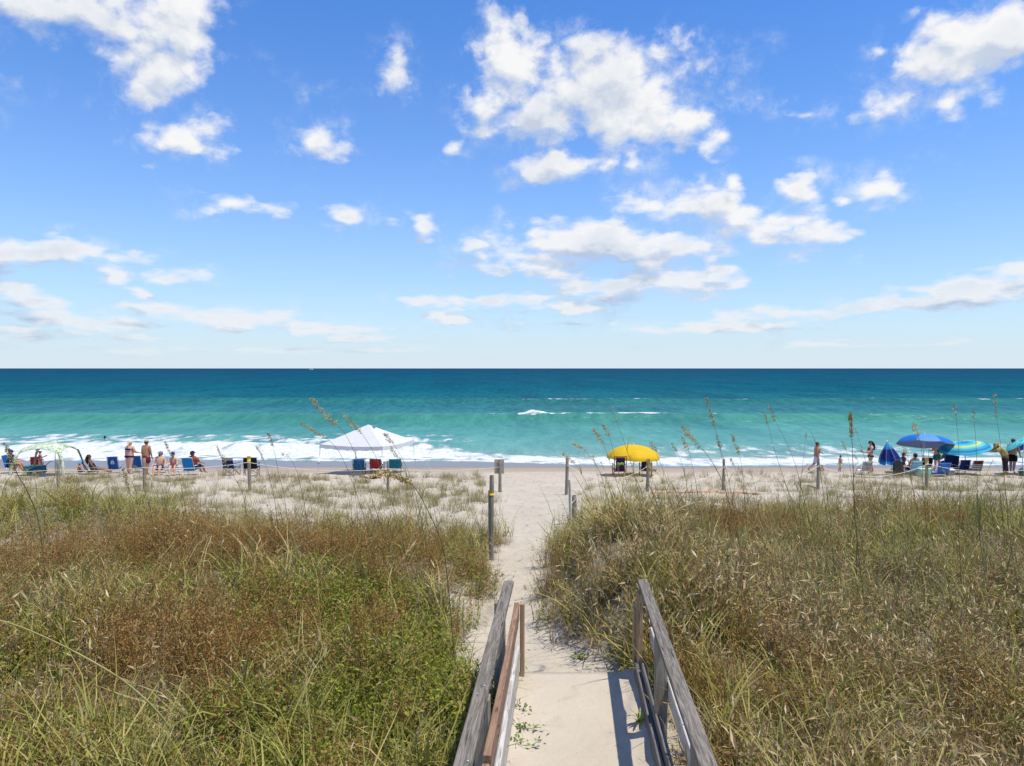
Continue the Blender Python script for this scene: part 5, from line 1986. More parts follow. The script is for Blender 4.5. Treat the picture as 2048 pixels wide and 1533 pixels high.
build_cabana()
p = og(70, 948)
ct = thing('beach_cart', 'teal fabric beach cart with two fat wheels under the leaf patterned shelter', 'cart', p, R(4))
MB().box((0, 0, .30), (0.95, .45, .26), None, .03).build('bag', TEAL, ct)
for s in (-1, 1):
    MB().tube([(s * .33, -.27, .15), (s * .33, -.19, .15)], .15, 18).build('wheel', plain('tan_rubber', rgb(.35, .28, .17), .7), ct, True)
    MB().tube([(s * .33, .19, .15), (s * .33, .27, .15)], .15, 18).build('wheel', MATS['tan_rubber'], ct, True)
MB().tube([(.46, 0, .35), (.75, 0, .62), (.80, .12, .64), (.80, -.12, .64)], .014, 6).build('pull_handle', BLACKF, ct, True)
p = og(61, 946) + Vector((0, .5, 0))
camp_chair('small red camp chair under the leaf patterned shelter', p, R(30), RED, w=.5, back_h=.42, frame=BLACKF)
person('person in a floral swimsuit and white cap standing under the leaf patterned shelter', og(84, 945) + Vector((0, -.2, 0)), R(-60), 'tan', .88, 'brown', 'pony',
       wear=[('suit', FLORAL), ('bottom', NAVYK)], hat=('cap', WHITEC), female=True, h=1.22, lean=0.10, aL=(.4, .1, 1.5), aR=(.5, .1, 1.6), lL=(.15, .2), lR=(0, .1))

# bathers
sea_z = lambda q, z: Vector((q.x, q.y, z))
q = at(210, 884, 61.5)
person('person standing chest deep in the sea, seen from behind', sea_z(q, -1.16), R(10), 'fair', 1.0, 'dark', group='bathers in the sea', h=1.75,
       wear=[('trunks', NAVY)])
q = at(115, 888, 60.5)
person('person swimming with only the dark head above the water behind the leaf patterned shelter', sea_z(q, -1.48), R(40), 'tan', 1.0, 'dark', group='bathers in the sea', h=1.75, wear=[('trunks', BLACKK)])

# small child and woman in the low black chair
p = og(158, 948)
person('small child in an orange top and blue hat sitting beside the leafy shelter', p, R(-60), 'fair', 1.0, 'brown', wear=[('shirt', ORANGE), ('trunks', BLUE)],
       hat=('sun_hat', SKYB), h=0.95, lean=0.1, aL=(.5, .2, .5), aR=(.6, .2, .5), **SITLOW)
p = og(186, 949)
beach_chair('low black sling chair of the dark haired woman', p, R(-62), BLACK, frame=GREYC, seat_h=0.13, back_h=0.62, recl=.5, pad=None)
person('person with dark hair reclining in the low black chair, legs stretched to the right', p, R(-62), 'brown', 1.0, 'dark', 'long', wear=[('suit', BLACKK)], female=True, h=1.66,
       lean=-0.32, hp=.2, aL=(.3, .2, .4), aR=(.4, .2, .5), lift=0.04, **SITLOW)
beach_chair('blue beach chair with white top rail and pale sail print beside the navy bikini', og(231, 946), R(6), BLUE, seat_h=.2, back_h=.74, recl=.25, trim=WHITEF, emblem=WHITEC)
beach_chair('blue beach chair with white top rail half hidden behind the woman in navy bikini', og(271, 946) + Vector((0, .35, 0)), R(4), BLUE, seat_h=.2, back_h=.74, recl=.25, trim=WHITEF)

# the standing couple
person('person with blond ponytail standing in a navy bikini, seen from behind', og(259, 949), R(-18), 'pink', 1.34, 'blond', 'pony', wear=[('bottom', NAVYK), ('top', NAVYK)],
       female=True, h=1.75, lean=.06, hp=.15, aL=(.25, .10, 1.1), aR=(.35, .22, 1.0), lL=(.06, .1), lR=(-.05, .06))
person('person in maroon swim trunks and a cap standing with bare back to the camera', og(293, 949.5), R(-12), 'tan', 1.05, 'brown', wear=[('trunks', MAROON)], hat=('cap', TANC),
       h=1.79, hp=.2, aL=(-.05, .14, .15), aR=(.05, .18, .25), lL=(.08, .08), lR=(-.08, .08))

# seated pair facing the camera
p = og(321, 950)
beach_chair('light blue beach chair behind the bearded man', og(319, 947) + Vector((0, .25, 0)), R(180), cloth('light_blue_canvas', .25, .45, .58), seat_h=.18, back_h=.70, recl=.35, frame=WHITEF)
person('person with a beard and grey cap sitting bare chested facing the camera', p + Vector((0, -.05, 0)), R(188), 'fair', 1.12, 'brown', wear=[('trunks', NAVY)], hat=('cap', GREYC), beard=True,
       h=1.75, lean=-.18, hp=.1, turn=.6, aL=(.35, .35, .8), aR=(.3, .35, .7), **SIT)
p = og(347, 951)
beach_chair('black and white patterned low lounge chair under the woman in the pink swimsuit', p, R(158), BW, seat_h=.20, back_h=.45, recl=.9, frame=WHITEF, arms=False)
person('person in a dusky pink swimsuit and dark cap sitting beside the bearded man', p + Vector((-.02, 0, 0)), R(200), 'fair', .98, 'brown', 'pony', wear=[('suit', cloth('dusky_pink', .36, .09, .13))],
       hat=('cap', NAVY), female=True, h=1.66, lean=.05, hp=.1, aL=(.5, .15, 1.1), aR=(.4, .2, .9), lift=.03, **SIT)
p = og(383, 951)
beach_chair('bright blue beach chair with a person in dark cap, seen from behind', p, R(-8), SKYB, seat_h=.26, back_h=.72, recl=.30, frame=WHITEF, w=.62, trim=WHITEF)
person('person in dark cap and red brown top sitting in the bright blue chair', p + Vector((.12, .0, 0)), R(-25), 'tan', 1.0, 'brown', wear=[('shirt', REDBR), ('trunks', NAVY)],
       hat=('cap', NAVYK), h=1.75, lean=-.1, aL=(.6, .2, .7), aR=(.7, .2, .5), lift=.02, **SIT)
person('small child in pink beside the bright blue chair', og(365, 946) + Vector((0, .5, 0)), R(30), 'pink', 1.0, 'blond', wear=[('shirt', PINK)], h=.85, lean=.2, aL=(.4, .2, .8), aR=(.4, .2, .8), **SITLOW)

camp_chair('empty navy camp chair with a tan top panel', og(463, 951), R(-16), NAVY, top=TANC, w=.62, back_h=.52)
camp_chair('empty padded black camp chair behind the yellow topped post', og(503, 952), R(8), BLACK, w=.64, back_h=.52, padded=True)


def build_canopy_tent():
    d0 = 37.4
    c = at_depth(736, d0)
    th = R(27)
    r = 2.52
    t = thing('canopy_tent', 'white pop up canopy tent standing on the sand, with three empty chairs beneath', 'canopy', c)
    cs = [Vector((r * math.cos(a), r * math.sin(a), 0)) for a in (th - math.pi, th - math.pi / 2, th, th + math.pi / 2)]
    ev, pk = 1.66, 2.58
    WT = plain('white_canopy_cloth', rgb(0.64, 0.645, 0.67), 0.75, 0.03, 3, 0.15, bump=0.0, transl=0.22)
    n = 10
    for k in range(4):
        a, b = cs[k], cs[(k + 1) % 4]
        rows = []
        for j in range(n + 1):
            v = j / n
            row = []
            for i in range(n + 1):
                u = i / n
                e = a.lerp(b, u)
                q = e * (1 - v)
                sag = 0.05 * math.sin(math.pi * u) * (1 - v)
                z = ev + (pk - ev) * (v ** 1.08) - sag * 1.3
                row.append((q.x, q.y, z))
            rows.append(row)
        MB().sheet(rows).build('roof_panel', WT, t, True)
        rows = []
        for j in range(4):
            row = []
            for i in range(n * 2 + 1):
                u = i / (n * 2)
                e = a.lerp(b, u) * (1.003 + 0.004 * j)
                row.append((e.x, e.y, ev + 0.004 - 0.065 * math.sin(math.pi * u) - j * 0.065 + 0.006 * math.sin(u * 40 + k) * j))
            rows.append(row)
        MB().sheet(rows).build('valance', WT, t, True)
        mb = MB()
        for i in range(2):
            p0 = a.lerp(b, i * .5) + Vector((0, 0, ev - .30 if i else ev - .06))
            p1 = a.lerp(b, .5 + i * .5) + Vector((0, 0, ev - .06 if i else ev - .30))
            mb.tube([p0, p1], .012, 6)
        mb.build('truss_bar', WHITEF, t, True)
    for k, cc in enumerate(cs):
        g = gz(c.x + cc.x * 1.05, c.y + cc.y * 1.05) - c.z
        top = cc * .985 + Vector((0, 0, ev + .02))
        bot = cc * 1.05 + Vector((0, 0, g - .02))
        mid = top.lerp(bot, .62)
        lg = MB().tube([top, mid], .021, 8).build('leg', WHITEF, t, True)
        MB().tube([mid, bot], .014, 8).build('lower_leg', STEEL, lg, True)
        MB().box(mid, (.06, .06, .06), None, .008).build('leg_latch', BLACKF, lg)
        MB().box(bot + Vector((0, 0, .03)), (.13, .13, .015), None, .004).build('foot', BLACKF, lg)
    MB().box((0.32, -.10, pk - .13), (.16, .05, .07), Matrix.Rotation(.4, 3, 'Y'), .01).build('vent_clip', GREYC, t)
    e = cs[2]
    MB().tube([e + Vector((0, 0, ev)), e + Vector((.95, .1, -.05))], .004, 5).build('guy_line', WHITEF, t, True)
    MB().tube([(0, 0, pk - .05), (0, 0, pk - .5)], .02, 8).build('centre_hub', WHITEF, t, True)


build_canopy_tent()
beach_chair('blue folding chair at the left under the white canopy tent', og(719, 952), R(8), cloth('deep_teal_blue', .02, .10, .22), seat_h=.28, back_h=.60, recl=.25, w=.58, frame=BLACKF)
camp_chair('red camp chair in the middle under the white canopy tent', og(754, 951), R(-5), RED, w=.58, back_h=.46)
camp_chair('dark teal camp chair at the right under the white canopy tent', og(790, 951), R(10), TEAL, w=.58, back_h=.46)
tw = thing('beach_towel', 'crumpled rust coloured towel on the sand under the white canopy tent', 'towel', og(741, 955))
MB().sheet([[(x, y, .03 + .035 * math.sin(x * 11 + y * 7) + .02 * math.sin(y * 19)) for x in np.linspace(-.5, .5, 18)] for y in np.linspace(-.3, .3, 12)], .014).build('cloth', cloth('rust_towel', .34, .14, .09), tw, True)

# ---- yellow umbrella and its chairs
p = og(1267, 950)
umbrella('yellow domed beach umbrella with a short valance over two dark sling chairs', p, 1.50, 1.34, [plain('yellow_canopy', rgb(.80, .52, .015), .6, .05, 5, .2, transl=.35)],
         drop=.58, valance=.13, tilt=.03, tilt_dir=0.5)
a = p + Vector((0, 0, 1.5))
sling_chair('dark purple sling chair with a lime head roll, left of the yellow umbrella pole', og(1239, 952.5), R(3), PURPLE, LIME)
sling_chair('dark purple sling chair partly hidden by a post, right of the yellow umbrella pole', og(1291, 951), R(-8), PURPLE)
mo = MB().ball((-.1, -.1, -.04), (.42, .34, .16), 18, 6, None, 0.0).build('sand_pile', SAND, None, True, p)
tag(mo, 'small mound of dug sand heaped round the yellow umbrella pole', 'sand pile')

# ---- walkers
person('person with short brown hair walking right in lavender patterned swim shorts', og(1633, 945), R(-84), 'tan', 1.0, 'brown', wear=[('trunks', LAVEN)], h=1.70, lean=.08,
       aL=(.75, .1, .35), aR=(-.55, .1, .9), lL=(.42, .12), lR=(-.48, .45, .02, -.4))
person('small child in yellow printed shorts running right behind the walking man', og(1680, 945), R(-80), 'fair', 1.05, 'brown', 'bun', wear=[('trunks', YELLOWP)], h=.92, lean=.1,
       aL=(.8, .2, .6), aR=(-.3, .35, .8), lL=(.4, .6), lR=(-.2, .3))
person('person with long dark hair standing in a black bikini, facing left and holding a phone', og(1741, 947), R(84), 'fair', .98, 'dark', 'long', wear=[('bottom', BLACKK), ('top', BLACKK)],
       female=True, h=1.72, hp=.30, aL=(.45, .05, 1.15, -.1), aR=(.45, .05, 1.15, -.1), lL=(.22, .40), lR=(-.14, .1), lean=-.04)
q = og(1741, 947)
tag(MB().box(q + Vector((-.50, 0, 1.20)), (.015, .075, .15), Matrix.Rotation(-.7, 3, 'Y'), .004).build('phone', BLACKF), 'dark phone held up by the woman in the black bikini', 'phone')
beach_chair('low black and white patterned chair in front of the woman in the black bikini', og(1726, 949), R(12), BW, seat_h=.2, back_h=.55, recl=.3, frame=WHITEF, w=.6)

# ---- right hand umbrellas
DKB = plain('dark_blue_canopy', rgb(.008, .03, .17), .6, .1, 5, .2, transl=.12)
RB = plain('royal_blue_canopy', rgb(.02, .18, .62), .55, .06, 5, .25, transl=.3)
LB = plain('light_blue_canopy', rgb(.12, .34, .68), .55, .06, 5, .25, transl=.3)
CY = striped('blue_ring_canopy', [(.02, .25, .50, 1), (.02, .25, .50, 1), (.015, .17, .42, 1), (.006, .02, .14, 1), (.006, .02, .14, 1), (.006, .02, .14, 1), (.006, .025, .16, 1), (.006, .03, .2, 1), (.01, .19, .42, 1), (.02, .27, .5, 1)], .93, attr='rad')
RING = striped('teal_yellow_ring_canopy', [(.02, .17, .30, 1), (.02, .30, .45, 1), (.10, .42, .40, 1), (.45, .52, .16, 1), (.12, .42, .40, 1), (.02, .28, .42, 1), (.02, .16, .36, 1), (.04, .36, .46, 1), (.02, .20, .42, 1)], .93, attr='rad')
TURQ = two_tone('turquoise_wave_canopy', (.05, .42, .44), (.22, .60, .58), 3.0, .45, .58, (.02, .26, .36), stretch=(1, 2.5, 1))
GREYL = plain('silver_lining', rgb(.42, .48, .62), .5, .05, 5, .3, transl=.3)
BLUL = plain('deep_blue_lining', rgb(.01, .07, .42), .6, .05, 5, .2)
PINKL = plain('pink_grey_canopy', rgb(.50, .32, .30), .6, .1, 8, .2, transl=.2)

p = og(1787, 951)
umbrella('half closed dark blue umbrella with bright blue rim, drooping to the sand', p, 1.72, 0.98, [CY], drop=1.02, tilt=-.16, tilt_dir=0.0, lean=.20, lean_dir=math.pi,
         fold=.42, group='beach umbrellas')
bb = thing('bodyboard', 'black rounded bodyboard stood on end in the sand under the half closed umbrella', 'bodyboard', og(1791, 951) + Vector((.05, -.15, 0)), R(10))
rows = []
for j in range(15):
    z = -.05 + .82 * j / 14
    wv = .25 * (1 if z < .45 else math.sqrt(max(0, 1 - ((z - .45) / .33) ** 2)) + .001)
    rows.append([(x * wv, .10 * z, z) for x in np.linspace(-1, 1, 7)])
MB().sheet(rows, .05).build('board', plain('black_foam', rgb(.02, .02, .018), .6, .3, 10), bb, True)

p = og(1858, 948) + Vector((0, .6, 0))
umbrella('large royal blue umbrella with silver grey underside tilted to the left', p, 1.98, 1.40, [RB, LB, RB, RB], drop=.50, tilt=.24, tilt_dir=R(62), lean=.05, lean_dir=0.0, lining=GREYL)
umbrella('small pinkish grey umbrella behind and below the large royal blue one', og(1857, 940), 1.48, .80, [PINKL], drop=.16, tilt=.05, tilt_dir=R(80))
umbrella('teal and yellow ringed umbrella tilted to the right beside the royal blue one', og(1932, 949), 1.66, 1.26, [RING], drop=.36, tilt=.20, tilt_dir=R(200), lean=.06, lean_dir=math.pi)
umbrella('turquoise umbrella with deep blue underside tipped at the right edge', og(2046, 949) + Vector((.05, .2, 0)), 1.86, 1.35, [TURQ], drop=.40, tilt=.50, tilt_dir=R(125), lining=BLUL, lean=.08, lean_dir=0.0)

p = og(1825, 951)
beach_chair('aqua striped beach chair with a dark haired sitter, left of the tan topped post', p, R(4), AQUA, seat_h=.18, back_h=.64, recl=.3, frame=WHITEF, w=.60)
person('person with dark hair sitting in the aqua striped chair, seen from behind', p + Vector((.06, 0, 0)), R(2), 'tan', 1.0, 'dark', wear=[('trunks', NAVY)], h=1.72, lean=-.22, hp=.2, aL=(.3, .2, .6), aR=(.3, .2, .6), lift=-.04, **SIT)
person('person with dark hair sitting beyond the aqua striped chair', og(1815, 947) + Vector((0, .5, 0)), R(20), 'brown', .9, 'dark', wear=[('trunks', RED)], h=1.5, lean=-.1, aL=(.3, .2, .6), aR=(.3, .2, .6), **SIT)
person('brown skinned child sitting on the sand left of the aqua striped chair', og(1808, 949), R(-20), 'brown', 1.0, 'dark', wear=[('trunks', BLACKK)], h=1.05, lean=.15, aL=(.5, .2, .8), aR=(.5, .2, .8), **SITLOW)
camp_chair('black camp chair behind the mint cooler', og(1853, 948) + Vector((0, .3, 0)), R(5), BLACK, w=.60, back_h=.40, padded=True)
soft_box('cool_box', 'mint green cool box in front of the black camp chair', 'cool box', og(1848, 953), (.56, .36, .40), R(4), cloth('mint_plastic', .30, .62, .46), cloth('pale_mint', .45, .72, .58))
person('person in a dark green swimsuit standing beyond the chairs, head hidden by the umbrellas', og(1874, 940) + Vector((0, 0, 0)), R(0), 'fair', 1.1, 'brown', wear=[('suit', GREENK), ('trunks', GREENK)], female=True, h=1.65,
       aL=(.3, .15, 1.2), aR=(.3, .15, 1.2))
beach_chair('bright blue folding chair low in front, right of the tan topped post', og(1881, 953), R(-3), cloth('bright_blue_canvas', .03, .15, .50), seat_h=.2, back_h=.56, recl=.32, w=.62, frame=cloth('pink_tube', .55, .30, .34))
p = og(1898, 948)
camp_chair('big navy camp chair with a hatted sitter under the ringed umbrella', p, R(-6), NAVY, w=.66, back_h=.56, padded=True)
person('person in a wide grey sun hat sitting in the big navy camp chair', p + Vector((-.05, .02, 0)), R(-4), 'tan', 1.0, 'brown', wear=[('shirt', GREYC), ('trunks', NAVY)], hat=('sun_hat', GREYC), h=1.75, lean=-.05,
       aL=(.5, .15, .7), aR=(.5, .15, .7), lL=(1.5, 1.45, .1), lR=(1.5, 1.4, .1), lift=.04)
beach_chair('dark blue folding chair right of the hatted sitter', og(1921, 950), R(4), NAVY, seat_h=.24, back_h=.60, recl=.3, w=.58, frame=STEEL)
soft_box('cool_box', 'small grey cool box between the bright blue and dark blue chairs', 'cool box', og(1901, 951), (.34, .26, .30), R(-8), GREYC, WHITEC)
beach_chair('grey striped folding chair with a red headrest, right end of the chair row', og(1946, 951), R(6), GREYS, seat_h=.24, back_h=.58, recl=.28, w=.58, frame=TAN_Z, pad=RED)

# ---- figures at the right edge
p = og(2010, 951)
person('person in an olive yellow shirt and wide hat bending over a stick at the right', p, R(70), 'brown', 1.12, 'dark', wear=[('shirt', OLIVE), ('trousers', cloth('dark_trousers', .03, .025, .03))],
       hat=('sun_hat', KHAKI), h=1.74, lean=.30, bend=.35, hp=.25, aL=(1.0, .1, .5), aR=(1.05, .1, .5), lL=(.1, .12), lR=(-.1, .1))
st = MB().tube([p + Vector((-.62, -.05, .83)), p + Vector((-1.02, -.05, -.02))], .012, 6).build('walking_stick', GREY_Z, None, True)
tag(st, 'thin slanted stick held by the person in the olive shirt', 'stick')
person('person in black swim trunks with bare back walking right at the right edge', og(2033, 948) + Vector((0, .3, 0)), R(-50), 'fair', 1.08, 'brown', wear=[('trunks', BLACKK)], h=1.80, lean=.05, hp=.3,
       aL=(.2, .12, .3), aR=(.15, .25, .35), lL=(.2, .15), lR=(-.2, .15))
bl = thing('beach_ball', 'green and pink beach ball lying at the right edge of the beach', 'ball', og(2044, 953) + Vector((.05, 0, .22)))
for k in range(6):
    vs = [[Vector((.24 * math.cos(a) * math.cos(ph), .24 * math.sin(a) * math.cos(ph), .24 * math.sin(ph))) for a in np.linspace(k * math.pi / 3, (k + 1) * math.pi / 3, 6)] for ph in np.linspace(-math.pi / 2, math.pi / 2, 11)]
    MB().sheet(vs).build('gore', (GREENK, PINK, WHITEC)[k % 3], bl, True)

# ---- a small white boat on the horizon
q = at(622, 738.5, 3400.0)
bt = thing('motor_boat', 'tiny white motor boat far out on the horizon', 'boat', (q.x, q.y, 0.0), R(-90), None, 1.6)
mb = MB()
rows = []
for j in range(9):
    s = j / 8
    y = -6 + 12 * s
    hw = 1.8 * (1 - max(0, (s - .5) / .5) ** 2.2) + .02
    rows.append([(-hw, y, 1.5 + .7 * s * s), (-hw * .8, y, .4), (0, y, -.5), (hw * .8, y, .4), (hw, y, 1.5 + .7 * s * s)])
mb.sheet(rows, .12)
mb.build('hull', WHITEF, bt, True)
MB().box((0, -.6, 2.3), (2.2, 3.2, 1.7), None, .25).build('cabin', WHITEF, bt)
MB().box((0, -.4, 3.4), (2.6, 4.2, .18), None, .05).build('canopy_top', WHITEF, bt)
MB().tube([(0, -1.0, 3.4), (0, -1.3, 6.0)], .06, 6).build('mast', STEEL, bt, True)

finish_skins()

# ------------------------------------------------------------------ sea oats and single plants
STEM = leaf_material('sea_oat_stem', [(0.20, 0.20, 0.07), (0.26, 0.25, 0.09), (0.15, 0.16, 0.05)], [(0.2, 0.2, 0.07), (0.26, 0.25, 0.09), (0.15, 0.16, 0.05)], 0.05, 0.6, (.22, .18, .08))
SEED = leaf_material('sea_oat_seed', [(0.55, 0.41, 0.17), (0.66, 0.52, 0.26), (0.40, 0.30, 0.12), (0.48, 0.42, 0.18)], [(0.5, 0.4, 0.2)] * 4, 0.25, 0.6, (.45, .33, .14))
SEEDD = leaf_material('sea_oat_seed_dark', [(0.33, 0.26, 0.11), (0.45, 0.35, 0.16), (0.26, 0.23, 0.09), (0.52, 0.42, 0.20)], [(0.3, 0.2, 0.1)] * 4, 0.15, 0.6, (.2, .16, .07))


def catmull(P, n=8):
    out = []
    Q = [P[0] * 2 - P[1]] + P + [P[-1] * 2 - P[-2]]
    for i in range(1, len(Q) - 2):
        for k in range(n):
            t = k / n
            a, b, c, d = Q[i - 1], Q[i], Q[i + 1], Q[i + 2]
            out.append(0.5 * ((2 * b) + (c - a) * t + (2 * a - 5 * b + 4 * c - d) * t * t + (3 * b - a - 3 * c + d) * t ** 3))
    out.append(P[-1])
    return out


def spikelets(path, size, dens, spread, seed, droop):
    """flat pointed seed spikelets along the upper stem, hanging to one side"""
    g = np.random.default_rng(seed)
    P = np.array([tuple(p) for p in path])
    n = dens
    u = g.uniform(0, 1, n) ** 0.9
    f = u * (len(P) - 1)
    lo = np.minimum(f.astype(int), len(P) - 2)
    c = P[lo] + (P[lo + 1] - P[lo]) * (f - lo)[:, None]
    tan = P[lo + 1] - P[lo]
    tan /= np.linalg.norm(tan, axis=1)[:, None] + 1e-9
    env = np.sin(np.clip(u * 0.9 + 0.1, 0, 1) * np.pi) ** 0.7
    az = g.uniform(0, 2 * np.pi, n)
    off = np.stack([np.cos(az), np.sin(az), g.normal(-droop, 0.4, n)], 1)
    off = off / np.linalg.norm(off, axis=1)[:, None]
    d = off * 0.55 + tan * g.uniform(-0.2, 0.9, n)[:, None]
    d /= np.linalg.norm(d, axis=1)[:, None]
    c = c + off * (spread * env * g.uniform(0.1, 1, n))[:, None]
    L = g.uniform(0.7, 1.25, n)[:, None] * size
    s = np.cross(d, g.normal(0, 1, (n, 3)))
    s /= np.linalg.norm(s, axis=1)[:, None] + 1e-9
    up = np.cross(d, s)
    hw = L * 0.20
    pts = [c, c + d * L * .5 + s * hw + up * hw * .4, c + d * L, c + d * L * .5 - s * hw + up * hw * .4, c + d * L * .5 - up * hw * .3]
    V = np.stack(pts, 1).reshape(-1, 3)
    q = np.array([[0, 1, 2, 4], [0, 4, 2, 3]])
    Fq = (np.arange(n)[:, None, None] * 5 + q[None]).reshape(-1, 4)
    return fast_mesh('seed_head', V, Fq, False, {'sh': ('FLOAT', np.repeat(g.uniform(0, 1, n), 5)), 'tp': ('FLOAT', np.full(n * 5, .5))})


def sea_oat(pix, d, label, group, head=0.30, dark=False, rad=0.0032, size=0.026, dens=120, spread=0.03, droop=0.5, seed=0, leaves=2):
    """pix: stem from tip to foot as seen; stands d metres away"""
    g = random.Random(seed)
    pts = [at(x, y, d + 0.12 * i) for i, (x, y) in enumerate(pix)]
    base = pts[-1]
    gzb = gz(base.x, base.y)
    if base.z > gzb + 0.12:
        dirv = (pts[-1] - pts[-2])
        k = (base.z - gzb) / max(0.2, -dirv.z)
        k = min(k, 6)
        foot = base + Vector((dirv.x * k * 0.75, 0.05, 0))
        foot.z = gz(foot.x, foot.y) - 0.03
        pts.append(foot)
    path = catmull(pts, 8)[::-1]                        # foot first
    foot = path[0].copy()
    path = [p - foot for p in path]
    t = thing('sea_oat', label, 'sea oats', foot, 0, group)
    L = sum((b - a).length for a, b in zip(path[:-1], path[1:]))
    n = len(path)
    rs = [rad * (1.0 - 0.75 * (i / (n - 1)) ** 1.3) for i in range(n)]
    o = MB().tube(path, rs, 6).build('stem', STEM, t, True)
    acc, k0 = 0.0, n - 1
    while k0 > 1 and acc < head:
        acc += (path[k0] - path[k0 - 1]).length
        k0 -= 1
    if dens > 0:
        sh_ = link('seed_head', spikelets(path[k0:], size, dens, spread, seed + 5, droop), SEEDD if dark else SEED, t)
        sh_['kind'] = 'stuff'
    for q in range(leaves):
        i0 = int(n * g.uniform(0.12, 0.55))
        a = path[i0]
        az = g.uniform(0, 6.28)
        ln = g.uniform(.30, .55)
        rows = []
        for j in range(9):
            s = j / 8
            th = 0.35 + 1.7 * s
            if j == 0:
                p_ = a.copy()
            else:
                p_ = p_ + Vector((math.sin(th) * math.cos(az), math.sin(th) * math.sin(az), math.cos(th))) * ln / 8
            w = 0.0045 * (1 - s ** 2) + 0.0004
            sd = Vector((-math.sin(az), math.cos(az), .2)) * w
            rows.append([p_ - sd, p_ + sd])
        me = MB().sheet(rows).mesh('leaf', True)
        link('leaf', me, MATLEAF, t)
    return t


